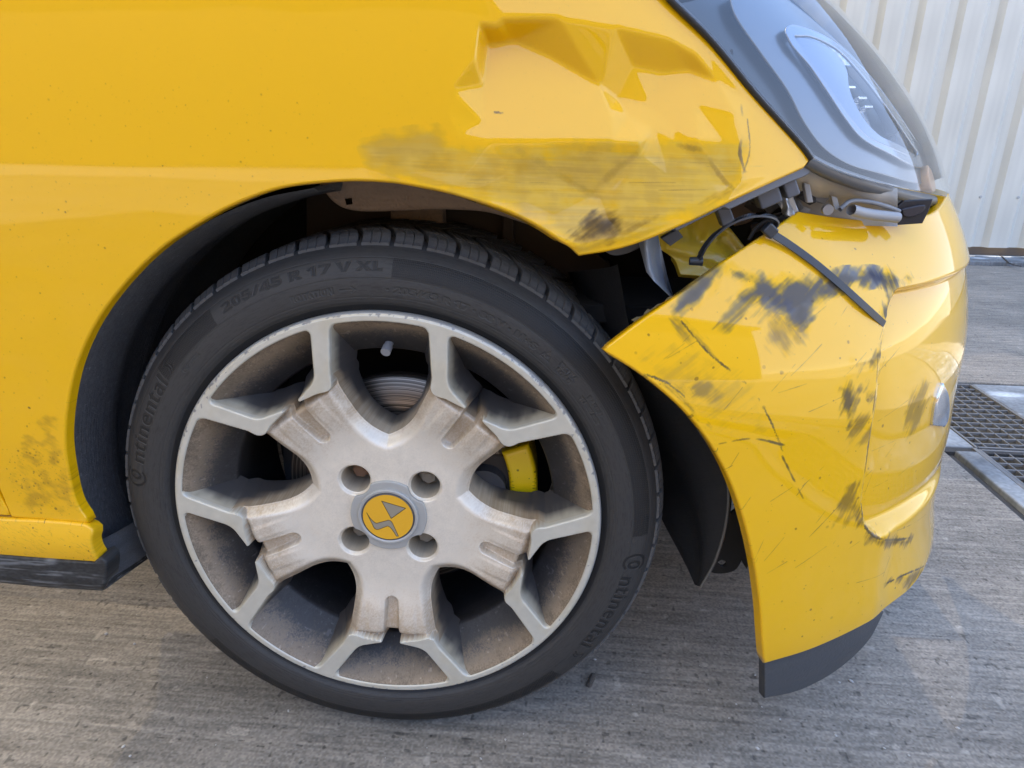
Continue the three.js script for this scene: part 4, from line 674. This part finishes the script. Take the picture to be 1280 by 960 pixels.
// --- rim: a height field cut by a distance function, so that spokes, forked arms and ring are one casting
const smax = (a, b, k) => { const h = Math.max(k - Math.abs(a - b), 0) / k; return Math.max(a, b) + h * h * k / 4; };
const segd = (x, y, ax, ay, bx, by) => { const t = clamp(((x - ax) * (bx - ax) + (y - ay) * (by - ay)) / ((bx - ax) ** 2 + (by - ay) ** 2), 0, 1); return [Math.hypot(x - ax - t * (bx - ax), y - ay - t * (by - ay)), t]; };
const lugs = [41, 131, 221, 311].map((a) => [0.054 * Math.cos(a * DEG), 0.054 * Math.sin(a * DEG)]);
const RIMR = 0.2300;
function rimAt(x, y) {
  const r = Math.hypot(x, y), th = Math.atan2(y, x); let a = (((th - SP0) % (TAU / 5)) + TAU / 5) % (TAU / 5); if (a > TAU / 10) a -= TAU / 5;
  const u = r * Math.cos(a), v = Math.abs(r * Math.sin(a));
  const w = 0.0395 + 0.16 * (u - 0.085);
  const spoke = Math.min(w - v, 0.1585 - u, u - 0.02), hub = 0.0855 - r;
  const d1 = segd(u, v, 0.1600, 0.0120, 0.1610, 0.0435), d2 = segd(u, v, 0.1610, 0.0435, 0.2072, 0.0783);
  const arm = smax(lerp(0.0020, 0.0084, d1[1]) - d1[0], lerp(0.0086, 0.0104, d2[1]) - d2[0], 0.006), rg = r - 0.2215;
  const core = smax(spoke, hub, 0.040);
  let top = smax(arm, rg, 0.008), sd = smax(core, top, 0.006);
  sd = Math.min(sd, RIMR - r);
  const gd = segd(u, v, 0.1135, 0, 0.19, 0)[0], gw = lerp(0.0068, 0.0088, sstep(0.10, 0.16, u)), gr = sstep(-0.0012, 0.0022, gw - gd) * sstep(0.23, 0.1, u);
  const notch = Math.min(gw - 0.002 - v, u - 0.1515); sd = Math.min(sd, Math.max(-notch, top - 0.0));
  let lug = 1e9; for (const [lx, ly] of lugs) lug = Math.min(lug, Math.hypot(x - lx, y - ly));
  sd = Math.min(sd, lug - 0.0162);
  // heights
  let zs = -0.0045 - 0.0115 * sstep(0.158, 0.085, r) + 0.002 * sstep(0.05, 0.02, r);
  const e = Math.max(core, 0); zs -= 0.0105 * Math.pow(1 - sstep(0, 0.013, e), 1.5);
  zs += 0.0012 * sstep(0.010, 0.015, v) * sstep(0.030, 0.025, v) * sstep(0.10, 0.13, u); zs -= 0.0105 * gr;
  zs -= 0.0022 * sstep(0.0190, 0.0162, lug);
  const onTop = sstep(-0.0010, 0.0006, top);
  let z = lerp(zs, 0, onTop); z -= 0.0017 * (1 - sstep(0, 0.0026, sd)) ** 2;
  return { sd, z, onTop, gr, e, r, u, v, core };
}
{
  const C = 0.00095, N = Math.ceil(RIMR / C) + 1, M = 2 * N + 1, S = new Float32Array(M * M), pos = [], nor = [], col = [], idx = [], vid = new Map();
  for (let j = 0; j < M; j++) for (let i = 0; i < M; i++) S[j * M + i] = rimAt((i - N) * C, (j - N) * C).sd;
  const colour = (x, y, q) => {
    const n = fbm(x * 140, y * 140, 3), g = vnoise(x * 1100, y * 1100), m = fbm(x * 46 + 9, y * 46, 4), m2 = fbm(x * 22 - 3, y * 22 + 8, 3);
    if (q.onTop > 0.5) { const chip = q.r > 0.2235 && fbm(x * 260, y * 260, 2) > lerp(0.84, 0.57, sstep(0.2262, 0.2298, q.r) * sstep(0.35, 0.6, fbm(x * 9 + 2, y * 9, 2))) ? 1 : 0, b = 0.94 + 0.14 * (n - 0.5), ds = 0.25 * sstep(0.45, 0.75, m); return chip ? [0.24, 0.235, 0.23] : [0.58 * b * (1 - ds * 0.1), 0.55 * b * (1 - ds * 0.2), 0.46 * b * (1 - ds * 0.4)]; }
    // brake dust: tan film in blotches with a fine grain, browner streaks where it has caked
    const cake = clamp(sstep(0.34, 0.92, m * 0.26 + n * 0.20 + g * 0.28 + 0.14 * q.gr + 0.12 * sstep(0.012, 0.0, q.e) + 0.06 * sstep(0.145, 0.16, q.r) + 0.28 * sstep(0.075, 0.15, q.r) - 0.16 * sstep(0.10, 0.06, q.r)), 0, 1), b = 0.93 + 0.12 * (n - 0.5) + 0.12 * (g - 0.5) + 0.06 * (m2 - 0.5);
    return [lerp(0.76, 0.42, cake) * b, lerp(0.69, 0.32, cake) * b, lerp(0.575, 0.215, cake) * b];
  };
  const vert = (x, y, dz = 0, wn = null) => {
    const q = rimAt(x, y), e = 0.0006, zx = (rimAt(x + e, y).z - rimAt(x - e, y).z) / (2 * e), zy = (rimAt(x, y + e).z - rimAt(x, y - e).z) / (2 * e);
    const nn = wn ?? V3(-zx, -zy, 1).normalize(); pos.push(x, y, q.z + dz); nor.push(nn.x, nn.y, nn.z); col.push(...colour(x, y, q)); return pos.length / 3 - 1;
  };
  const P = (i, j) => [(i - N) * C, (j - N) * C];
  const node = (i, j) => { const k = 'n' + i + '_' + j; let v = vid.get(k); if (v === undefined) { v = vert(...P(i, j)); vid.set(k, v); } return v; };
  const cut = (i, j, k, l) => { const a = Math.min(j * M + i, l * M + k), b = Math.max(j * M + i, l * M + k), key = a + '_' + b; let v = vid.get(key); if (v === undefined) { const s0 = S[j * M + i], s1 = S[l * M + k], t = clamp(s0 / (s0 - s1), 0.02, 0.98), p = P(i, j), q = P(k, l); v = vert(lerp(p[0], q[0], t), lerp(p[1], q[1], t)); vid.set(key, v); } return v; };
  const walls = new Map();
  const wall = (a, b) => { // down from the cut edge
    for (const v of [a, b]) if (!walls.has(v)) {
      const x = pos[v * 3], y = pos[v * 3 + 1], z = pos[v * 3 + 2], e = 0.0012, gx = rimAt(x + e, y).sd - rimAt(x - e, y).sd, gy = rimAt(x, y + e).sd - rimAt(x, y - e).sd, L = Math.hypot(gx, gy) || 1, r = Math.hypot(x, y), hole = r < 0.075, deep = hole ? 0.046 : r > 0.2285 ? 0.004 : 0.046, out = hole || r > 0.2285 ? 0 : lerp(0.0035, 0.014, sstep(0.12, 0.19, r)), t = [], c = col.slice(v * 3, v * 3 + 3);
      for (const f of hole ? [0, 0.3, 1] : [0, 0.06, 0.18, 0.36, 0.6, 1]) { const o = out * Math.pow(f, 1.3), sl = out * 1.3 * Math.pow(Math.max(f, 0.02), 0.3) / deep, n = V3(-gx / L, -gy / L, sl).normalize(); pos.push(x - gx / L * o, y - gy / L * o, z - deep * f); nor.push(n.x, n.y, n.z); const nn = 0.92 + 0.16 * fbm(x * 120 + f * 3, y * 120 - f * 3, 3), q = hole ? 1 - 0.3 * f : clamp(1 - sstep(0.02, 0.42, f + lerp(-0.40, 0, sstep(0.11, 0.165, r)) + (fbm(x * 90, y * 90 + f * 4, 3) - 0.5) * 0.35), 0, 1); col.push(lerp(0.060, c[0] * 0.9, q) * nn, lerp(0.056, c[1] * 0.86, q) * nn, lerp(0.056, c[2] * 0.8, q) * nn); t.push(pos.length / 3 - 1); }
      walls.set(v, t);
    }
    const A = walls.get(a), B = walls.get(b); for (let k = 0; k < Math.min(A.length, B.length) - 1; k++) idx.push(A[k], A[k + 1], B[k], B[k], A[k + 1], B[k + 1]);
  };
  for (let j = 0; j < M - 1; j++) for (let i = 0; i < M - 1; i++) {
    const cr = [[i, j], [i + 1, j], [i + 1, j + 1], [i, j + 1]], s = cr.map(([a, b]) => S[b * M + a]), k = s.filter((q) => q > 0).length;
    if (!k) continue;
    if (k === 4) { const [a, b, c, d] = cr.map((q) => node(...q)); idx.push(a, b, c, a, c, d); continue; }
    const poly = [], isCut = [];
    for (let q = 0; q < 4; q++) { const p = cr[q], r2 = cr[(q + 1) % 4]; if (s[q] > 0) { poly.push(node(...p)); isCut.push(false); } if ((s[q] > 0) !== (s[(q + 1) % 4] > 0)) { poly.push(cut(...p, ...r2)); isCut.push(true); } }
    for (let q = 1; q < poly.length - 1; q++) idx.push(poly[0], poly[q], poly[q + 1]);
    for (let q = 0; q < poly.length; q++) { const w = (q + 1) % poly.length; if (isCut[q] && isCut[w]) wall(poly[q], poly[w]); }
  }
  const rimMat = new THREE.MeshPhysicalMaterial({ vertexColors: true, roughness: 0.42, metalness: 0.25, side: THREE.DoubleSide, clearcoat: 0.25, clearcoatRoughness: 0.35 });
  add('rim', geo(pos, idx, nor, null, col), rimMat, wheel);
  // rim lip and the conical inner face with its dust
  const lip = ring([[0.2292, -0.0012], [0.2305, -0.0022], [0.2316, -0.0045], [0.2318, -0.009], [0.2300, -0.014]], 200);
  add('rim_lip', lip, std(0.40, 0.40, 0.39, 0.4, 0.4), wheel);
  const prof = []; for (let k = 0; k <= 24; k++) { const t = k / 24; prof.push([0.2222 - 0.0405 * t, -0.0012 - 0.046 * Math.pow(t, 0.85)]); }
  prof.push([0.1805, -0.052], [0.1815, -0.075], [0.186, -0.10], [0.19, -0.19]);
  const cone = ring(prof, 240);
  const plen = [0]; for (let k = 1; k < prof.length; k++) plen.push(plen[k - 1] + Math.hypot(prof[k][0] - prof[k - 1][0], prof[k][1] - prof[k - 1][1]));
  const vEnd = plen[24] / plen[plen.length - 1];
  const coneTex = dataTex(2048, 192, (x, y) => { // baked-on brake dust: tan at the lip, ragged towards the dark grey deeper in
    const u = x / 2048, v = (y / 192) / vEnd, n = vnoise(u * 90, v * 5, 90, 0) * 0.5 + vnoise(u * 260, v * 9, 260, 0) * 0.5, g = vnoise(u * 1300, v * 60, 1300, 0), lo = vnoise(u * 22, v * 2, 22, 0), k = sstep(0.72, 0.12, v + (n - 0.5) * 0.34 + (g - 0.5) * 0.36 + (lo - 0.5) * 0.30), b = 0.85 + 0.3 * (n - 0.5) + 0.3 * (g - 0.5), w = 0.10 * sstep(0.86, 0.95, vnoise(u * 420, v * 18, 420, 0));
    return [lerp(0.20, 0.60, k) * b + w, lerp(0.195, 0.53, k) * b + w, lerp(0.20, 0.445, k) * b + w];
  }, true);
  add('rim_barrel', cone, new THREE.MeshStandardMaterial({ map: coneTex, roughness: 0.55, metalness: 0.1, side: THREE.DoubleSide }), wheel);
}
// hub face behind the bolt holes, bolts, centre cap
{
  const grey = std(0.20, 0.19, 0.18, 0.6, 0.3);
  add('hub_face', ring([[0, -0.058], [0.085, -0.058], [0.085, -0.07]], 60), grey, wheel);
  lugs.forEach(([x, y], i) => { const b = add('lug_bolt', mergeGeometries([new THREE.CylinderGeometry(0.0085, 0.0092, 0.016, 6), new THREE.CylinderGeometry(0.0045, 0.0045, 0.001, 20).translate(0, 0.0085, 0), new THREE.CylinderGeometry(0.0125, 0.0135, 0.004, 24).translate(0, -0.007, 0)]).rotateX(Math.PI / 2), std(i === 1 ? 0.20 : 0.24, i === 1 ? 0.12 : 0.22, i === 1 ? 0.08 : 0.19, 0.6, 0.5), wheel); b.position.set(x, y, -0.048); b.rotation.z = i * 0.4; });
  const sh = new THREE.Shape(), pts = []; for (let k = 0; k < 160; k++) { const a = k / 160 * TAU; let r = 0.0412; for (const [lx, ly] of lugs) { const lr = Math.hypot(lx, ly), la = Math.atan2(ly, lx), d = Math.atan2(Math.sin(a - la), Math.cos(a - la)), q = 0.0186, disc = q * q - (lr * Math.sin(d)) ** 2; if (disc > 0 && Math.cos(d) > 0) r = Math.min(r, lr * Math.cos(d) - Math.sqrt(disc)); } pts.push(new THREE.Vector2(r * Math.cos(a), r * Math.sin(a))); }
  sh.setFromPoints(pts);
  const plateM = std(0.42, 0.42, 0.40, 0.45, 0.35), hz = -0.0155;
  const cap = add('centre_cap', mergeGeometries([new THREE.ExtrudeGeometry(sh, { depth: 0.002, bevelEnabled: true, bevelThickness: 0.001, bevelSize: 0.001, bevelSegments: 2 }).translate(0, 0, hz), ring([[0.0335, hz + 0.003], [0.0335, hz + 0.0052], [0.0328, hz + 0.0062], [0.0302, hz + 0.0062], [0.0292, hz + 0.0045]], 60).toNonIndexed()]), plateM, wheel);
  add('cap_ring', ring([[0.0297, hz + 0.0040], [0.0290, hz + 0.0056], [0.0276, hz + 0.0058]], 60), std(0.09, 0.085, 0.08, 0.5, 0.3), wheel);
  const face = canvas(512, 512, (g) => { // yellow disc with a grey triangle and zigzag
    g.fillStyle = '#dca41c'; g.fillRect(0, 0, 512, 512); const R = rng(9);
    for (let i = 0; i < 2600; i++) { g.fillStyle = `rgba(${R() < 0.5 ? '150,105,10' : '245,200,70'},0.22)`; g.fillRect(R() * 512, R() * 512, 2, 2); }
    const S = (l) => { g.beginPath(); l.forEach(([x, y], i) => (i ? g.lineTo(x, y) : g.moveTo(x, y))); g.closePath(); g.fillStyle = '#8c8474'; g.fill(); g.lineWidth = 7; g.strokeStyle = '#4a3a12'; g.lineJoin = 'round'; g.stroke(); };
    // face spans the disc: photo pixel (490, 638) = middle, 62 x 55 pixels across
    const q = (x, y) => [256 + (x - 518) / 142 * 256, 256 + (y - 472) / 126 * 256];
    S([[488, 382], [620, 418], [536, 478]].map((p) => q(...p)));
    g.beginPath(); const z = [[400, 450], [434, 508], [522, 488], [548, 520], [570, 578], [556, 576], [526, 530], [514, 522], [448, 544], [436, 536]].map((p) => q(...p)); g.moveTo(...z[0]); g.quadraticCurveTo(...q(425, 500), ...q(452, 508)); g.lineTo(...q(520, 488)); g.quadraticCurveTo(...q(536, 488), ...q(546, 515)); g.lineTo(...q(572, 578)); g.lineTo(...q(560, 578)); g.quadraticCurveTo(...q(530, 520), ...q(512, 522)); g.lineTo(...q(462, 542)); g.quadraticCurveTo(...q(440, 548), ...q(432, 525)); g.closePath(); g.fillStyle = '#8c8474'; g.fill(); g.lineWidth = 7; g.strokeStyle = '#4a3a12'; g.stroke();
  });
  add('cap_badge', new THREE.CircleGeometry(0.0278, 64).translate(0, 0, hz + 0.0057), new THREE.MeshPhysicalMaterial({ map: face, roughness: 0.4, clearcoat: 0.5, clearcoatRoughness: 0.2 }), wheel);
}
// valve, brake disc, caliper, knuckle
{
  const va = 1.5 * DEG, vr = 0.191, v = add('valve', mergeGeometries([new THREE.CylinderGeometry(0.0042, 0.0046, 0.014, 14).translate(0, 0.004, 0), new THREE.CylinderGeometry(0.0052, 0.0052, 0.009, 14).translate(0, 0.014, 0)]), std(0.30, 0.31, 0.33, 0.5, 0.3), wheel);
  v.position.set(vr * Math.sin(va), vr * Math.cos(va), -0.043); v.rotation.set(2.0, 0, 0.1);
  const discTex = dataTex(64, 1024, (x, y) => { const v2 = y / 1024, c = 0.62 + 0.5 * (vnoise(3, v2 * 160) - 0.5) + 0.35 * (vnoise(1, v2 * 420) - 0.5); return [c, c * 0.95, c * 0.9]; }, true);
  add('brake_disc', ring([[0.045, -0.062], [0.075, -0.062], [0.0755, -0.088], [0.077, -0.0885], [0.1345, -0.0885], [0.1345, -0.112]], 120), std(0.50, 0.47, 0.43, 0.38, 0.85, { map: discTex }), wheel);
  add('dust_shield', ring([[0.05, -0.13], [0.150, -0.13], [0.156, -0.122]], 80, 20 * DEG, 300 * DEG), std(0.02, 0.02, 0.022, 0.7), wheel);
  const cal = new THREE.Shape(); cal.absarc(0, 0, 0.157, -31 * DEG, 20 * DEG, false); cal.absarc(0, 0, 0.136, 20 * DEG, -31 * DEG, true); cal.closePath();
  const calTex = canvas(256, 256, (g) => { const R = rng(31); g.fillStyle = '#e9c308'; g.fillRect(0, 0, 256, 256); for (let i = 0; i < 70; i++) { g.fillStyle = `rgba(40,34,14,${0.4 + 0.5 * R()})`; g.beginPath(); g.arc(R() * 256, R() * 256, 0.5 + 4 * R() ** 5, 0, 7); g.fill(); } for (let i = 0; i < 600; i++) { g.fillStyle = `rgba(70,60,20,0.5)`; g.beginPath(); g.arc(R() * R() * 90, R() * 256, 0.6 + R() * 1.6, 0, 7); g.fill(); } });
  calTex.wrapS = calTex.wrapT = THREE.RepeatWrapping; calTex.repeat.set(12, 12);
  const cm = phys(1, 1, 1, 0.4, 0, { map: calTex, clearcoat: 0.4 });
  add('brake_caliper', new THREE.ExtrudeGeometry(cal, { depth: 0.055, bevelEnabled: true, bevelThickness: 0.006, bevelSize: 0.006, bevelSegments: 4, curveSegments: 30 }).translate(0, 0, -0.135), cm, wheel);
  add('brake_piston', new THREE.CylinderGeometry(0.026, 0.027, 0.03, 30).rotateX(Math.PI / 2).translate(0.100, 0.004, -0.084), std(0.04, 0.043, 0.05, 0.5), wheel);
  add('brake_pad', box(0.05, 0.085, 0.012, 0.108, 0.0, -0.092, 0.003), std(0.05, 0.042, 0.035, 0.8), wheel);
  add('axle_back', mergeGeometries([ring([[0, -0.2], [0.19, -0.2]], 60).toNonIndexed().deleteAttribute('uv'), NI(box(0.05, 0.10, 0.04, 0.06, 0.155, -0.11, 0.004)).deleteAttribute('uv')]), std(0.006, 0.006, 0.007, 0.8), wheel);
}
// --- tyre: sidewall with raised lettering, shoulder blocks and tread
const flat = (p) => { const lim = -0.2985; if (p.y < lim) p.y = lim + (p.y - lim) * 0.04; };
const sideProf = [[0.2308, -0.0115], [0.2325, -0.0090], [0.2360, -0.0088], [0.2388, -0.0050], [0.2408, -0.0026], [0.2436, -0.0012], [0.2500, -0.0004], [0.2580, -0.0002], [0.2650, -0.0010], [0.2720, -0.0028], [0.2790, -0.0064], [0.2850, -0.0110], [0.2895, -0.0160], [0.2922, -0.0202]];
{
  const TW = 2048, TH = 176, rr = [0.2362, 0.2922];
  // v of the ring runs along the profile; radius -> v
  const len = [0]; for (let k = 1; k < sideProf.length; k++) len.push(len[k - 1] + Math.hypot(sideProf[k][0] - sideProf[k - 1][0], sideProf[k][1] - sideProf[k - 1][1]));
  const vOf = (r) => { let k = 1; while (k < sideProf.length - 1 && sideProf[k][0] < r) k++; return lerp(len[k - 1], len[k], clamp((r - sideProf[k - 1][0]) / (sideProf[k][0] - sideProf[k - 1][0]), 0, 1)) / len[len.length - 1]; };
  const halves = [[-60 * DEG, 120 * DEG], [120 * DEG, 300 * DEG]];
  const px = (a, h) => ((a * DEG - halves[h][0]) / Math.PI) * TW, py = (r) => (1 - vOf(0.2308 + (r - 0.2308) * 0.94)) * TH, mm = TW / (Math.PI * 0.268) / 1000;
  const draw = (g, h, bump) => {
    const R = rng(40 + h);
    g.fillStyle = bump ? 'rgb(110,110,110)' : 'rgb(150,148,146)'; g.fillRect(0, 0, TW, TH);
    if (!bump) { for (let i = 0; i < 9000; i++) { const q = R(); g.fillStyle = q < 0.5 ? `rgba(60,58,56,0.18)` : `rgba(170,165,158,0.14)`; g.fillRect(R() * TW, R() * TH, 1 + R() * 26, 1 + R() * 1.4); } for (let i = 0; i < 260; i++) { g.fillStyle = `rgba(205,200,190,${0.3 + 0.5 * R()})`; g.beginPath(); g.arc(R() * TW, R() * TH, 0.4 + 1.2 * R() ** 3, 0, 7); g.fill(); } }
    const dark = bump ? 'rgb(190,190,190)' : 'rgb(66,67,70)';
    g.fillStyle = bump ? 'rgb(70,70,70)' : 'rgb(84,84,84)'; g.fillRect(0, py(0.2385), TW, TH);
    for (const r of [0.2445, 0.2478, 0.2672, 0.2868]) { g.fillStyle = bump ? 'rgb(165,165,165)' : 'rgb(140,138,134)'; g.fillRect(0, py(r), TW, 1.6); }
    // dark hatched band between the lettering
    const band = (a0, a1) => { const x0 = px(a0, h), x1 = px(a1, h); if (x1 < 0 || x0 > TW) return; g.fillStyle = bump ? 'rgb(96,96,96)' : 'rgb(72,72,73)'; g.fillRect(x0, py(0.2862), x1 - x0, py(0.2680) - py(0.2862)); for (let i = 0; i < (x1 - x0) / 5; i++) for (let k = 0; k < 8; k++) { g.fillStyle = bump ? 'rgb(150,150,150)' : `rgba(130,128,124,${0.25 + 0.3 * R()})`; g.beginPath(); g.arc(x0 + i * 5 + (k % 2) * 2.5, py(0.2862) + 3 + k * (py(0.2680) - py(0.2862) - 5) / 7, 1.3, 0, 7); g.fill(); } };
    band(4, 92); band(-54, -36); band(136, 232);
    const text = (s, a0, a1, r, hgt, font, col) => { const x0 = px(a0, h), x1 = px(a1, h); if (x1 < 0 || x0 > TW) return; g.save(); g.font = `${font} ${Math.round(hgt * 1000 * mm * 1.38)}px sans-serif`; g.textBaseline = 'alphabetic'; const w = g.measureText(s).width; g.translate(x0, py(r)); g.scale((x1 - x0) / w, 1); g.fillStyle = col; g.fillText(s, 0, 0); if (font === 'bold') { g.lineWidth = 1.6; g.strokeStyle = bump ? 'rgb(215,215,215)' : 'rgba(150,148,144,0.35)'; g.strokeText(s, 0, 0); } g.restore(); };
    const small = bump ? 'rgb(200,200,200)' : 'rgb(150,149,147)';
    for (const k of [0, 180]) for (const t of [-360, 0]) {
      // big open C with the o inside, then the rest of the word, then a small leaping mark
      const a = 97.2 + k + t, cx = px(a + 2.1, h); if (cx < -400 || cx > TW + 400) continue;
      g.lineWidth = 7; g.strokeStyle = dark; g.beginPath(); g.ellipse(cx, (py(0.2635) + py(0.2885)) / 2, 25, 31, 0, 0.75, TAU - 0.75); g.stroke(); g.lineWidth = 7; g.beginPath(); g.ellipse(cx + 5, (py(0.2635) + py(0.2885)) / 2, 10, 16, 0, 0, TAU); g.stroke();
      text('ntinental', a + 5.6, a + 28.5, 0.2660, 0.0160, 'bold', dark);
      g.lineWidth = 4; g.strokeStyle = dark; const hx = px(a + 31, h), hy = (py(0.2690) + py(0.283)) / 2; g.beginPath(); g.moveTo(hx - 8, hy + 18); g.quadraticCurveTo(hx + 10, hy + 6, hx - 6, hy - 10); g.quadraticCurveTo(hx + 2, hy - 20, hx + 10, hy - 16); g.moveTo(hx + 2, hy + 16); g.quadraticCurveTo(hx + 14, hy + 12, hx + 8, hy - 2); g.stroke();
    }
    text('205/45 R 17 V XL', -33.5, 2.2, 0.2745, 0.0092, 'bold', dark);
    text('ROTATION', -18.5, -8.5, 0.2525, 0.0062, 'bold', small); { const x = px(-7.4, h), y = py(0.2555); if (x > 0 && x < TW) { g.strokeStyle = small; g.lineWidth = 4; g.beginPath(); g.moveTo(x, y); g.lineTo(x + 40, y); g.moveTo(x + 30, y - 7); g.lineTo(x + 41, y); g.lineTo(x + 30, y + 7); g.stroke(); } }
    text('· 205/45 R 17 · 88 V · M+S', 2.8, 38.5, 0.2525, 0.0062, 'bold', small);
    { const x = px(41.3, h), y = py(0.2525); if (x > 0 && x < TW) { g.strokeStyle = small; g.lineWidth = 2.4; g.beginPath(); g.moveTo(x - 14, y); g.lineTo(x - 9, y - 12); g.lineTo(x - 5, y - 8); g.lineTo(x, y - 22); g.lineTo(x + 5, y - 8); g.lineTo(x + 9, y - 12); g.lineTo(x + 14, y); g.closePath(); g.stroke(); g.beginPath(); for (let q = 0; q < 3; q++) { const c = Math.cos(q * Math.PI / 3) * 5, s = Math.sin(q * Math.PI / 3) * 5; g.moveTo(x - c, y - 6 - s); g.lineTo(x + c, y - 6 + s); } g.stroke(); } }
    text('EXTRA', 44.5, 50.0, 0.2582, 0.0046, 'bold', small); text('LOAD', 44.9, 49.6, 0.2512, 0.0046, 'bold', small);
    text('RADIAL', 54.5, 60.5, 0.2582, 0.0046, 'bold', small); text('TUBELESS', 53.5, 61.5, 0.2512, 0.0046, 'bold', small);
    text('OUTSIDE', -50, -44, 0.2575, 0.0040, 'bold', small);
  };
  const mats = halves.map((_, h) => new THREE.MeshStandardMaterial({ map: canvas(TW, TH, (g) => draw(g, h, false)), bumpMap: canvas(TW, TH, (g) => draw(g, h, true), false), bumpScale: 0.0016, roughness: 0.62, color: new THREE.Color().setRGB(0.105, 0.103, 0.101), side: THREE.DoubleSide }));
  const gs = halves.map(([a, b]) => ring(sideProf, 130, a, b, flat));
  // tread carcass
  const carc = ring([[0.2922, -0.0202], [0.2942, -0.0245], [0.2955, -0.031], [0.2962, -0.045], [0.2968, -0.11], [0.2962, -0.18], [0.294, -0.195], [0.28, -0.204], [0.24, -0.20], [0.2, -0.19]], 220, 0, TAU, flat);
  const tyreG = mergeGeometries([...gs, carc], true);
  const rub = std(0.04, 0.04, 0.04, 0.8);
  const tyre = new THREE.Mesh(tyreG, [...mats, rub]); tyre.name = 'tyre'; tyre.castShadow = tyre.receiveShadow = true; wheel.add(tyre);
  // shoulder blocks, each split by sipes
  const blockMat = std(0.085, 0.083, 0.080, 0.75, 0, { bumpMap: concreteBump, bumpScale: 0.0006 });
  const pitch = TAU / 58;
  const lam = (a0, a1, z0, z1, rTop, slant, round) => { // lamella between two angles, following the tyre round the shoulder
    const nz = 7, pos = [], idx = [], uv = [], ring4 = (t) => { const z = lerp(z0, z1, t), s = slant(t), rt = rTop(z) , rb = 0.2912 + 0.0045 * sstep(-0.0195, -0.030, z); const q = 0.0007; return [[a0 + s, rb], [a0 + s, rt - q], [a0 + s + q / 0.3, rt], [a1 + s - q / 0.3, rt], [a1 + s, rt - q], [a1 + s, rb]].map(([a, r]) => { const p = V3(r * Math.sin(a), r * Math.cos(a), z); return p; }); };
    for (let k = 0; k <= nz; k++) for (const p of ring4(k / nz)) { pos.push(p.x, p.y, p.z); uv.push(p.x * 2, p.y * 2); }
    for (let k = 0; k < nz; k++) for (let i = 0; i < 5; i++) { const a = k * 6 + i; idx.push(a, a + 6, a + 1, a + 1, a + 6, a + 7); }
    for (const b of [0, nz * 6]) for (let i = 1; i < 5; i++) idx.push(b, b + i, b + i + 1);
    const g = geo(pos, idx, null, uv).toNonIndexed(); g.computeVertexNormals(); return g;
  };
  const crownR = (z) => 0.3040 - 0.0016 * ((z + 0.11) / 0.09) ** 2 - 0.0070 * Math.pow(sstep(-0.044, -0.0215, z), 1.6);
  const mk = (z0, z1, frac, cuts, slant) => { const w = pitch * frac, gap = 0.00045 / 0.305, l = (w - gap * (cuts - 1)) / cuts; return mergeGeometries([lam(-w / 2 + 0.0004, w / 2 - 0.0004, z0 - 0.0006, z1 + 0.0006, (z) => crownR(z) - 0.0011, slant), ...Array.from({ length: cuts }, (_, i) => lam(i * (l + gap) - w / 2, i * (l + gap) - w / 2 + l, z0, z1, crownR, slant))]); };
  const shoulder = mk(-0.0212, -0.062, 0.85, 3, (t) => -0.030 * t * t), inner = mk(-0.0665, -0.105, 0.80, 4, (t) => -0.035 - 0.055 * t), mid = mk(-0.1095, -0.148, 0.80, 4, (t) => -0.09 + 0.055 * t), far = mk(-0.153, -0.190, 0.74, 3, (t) => -0.032 * (1 - t) ** 2);
  const rest = [];
  for (let i = 0; i < 58; i++) {
    const a = i * pitch, m = new THREE.Matrix4().makeRotationZ(-a);
    if (Math.cos(a) > -0.93) { const b = add('tread_block', shoulder, blockMat, wheel); b.rotation.z = -a; }
    else { const g = shoulder.clone().applyMatrix4(m), P = g.attributes.position, v = V3(); for (let k = 0; k < P.count; k++) { v.fromBufferAttribute(P, k); flat(v); P.setXYZ(k, v.x, v.y, v.z); } add('tread_block', g, blockMat, wheel); }
    if (Math.cos(a) > -0.93) for (const q of [inner, mid, far]) rest.push(q.clone().applyMatrix4(m));
  }
  add('tread', mergeGeometries(rest), blockMat, wheel).userData.kind = 'stuff';
}

// ------------------------------------------------------------------ picture
const renderer = new THREE.WebGLRenderer({ antialias: true });
renderer.setSize(1024, 768);
renderer.shadowMap.enabled = true;
renderer.toneMapping = THREE.LinearToneMapping;
renderer.toneMappingExposure = EXPOSURE;
renderer.render(scene, camera);
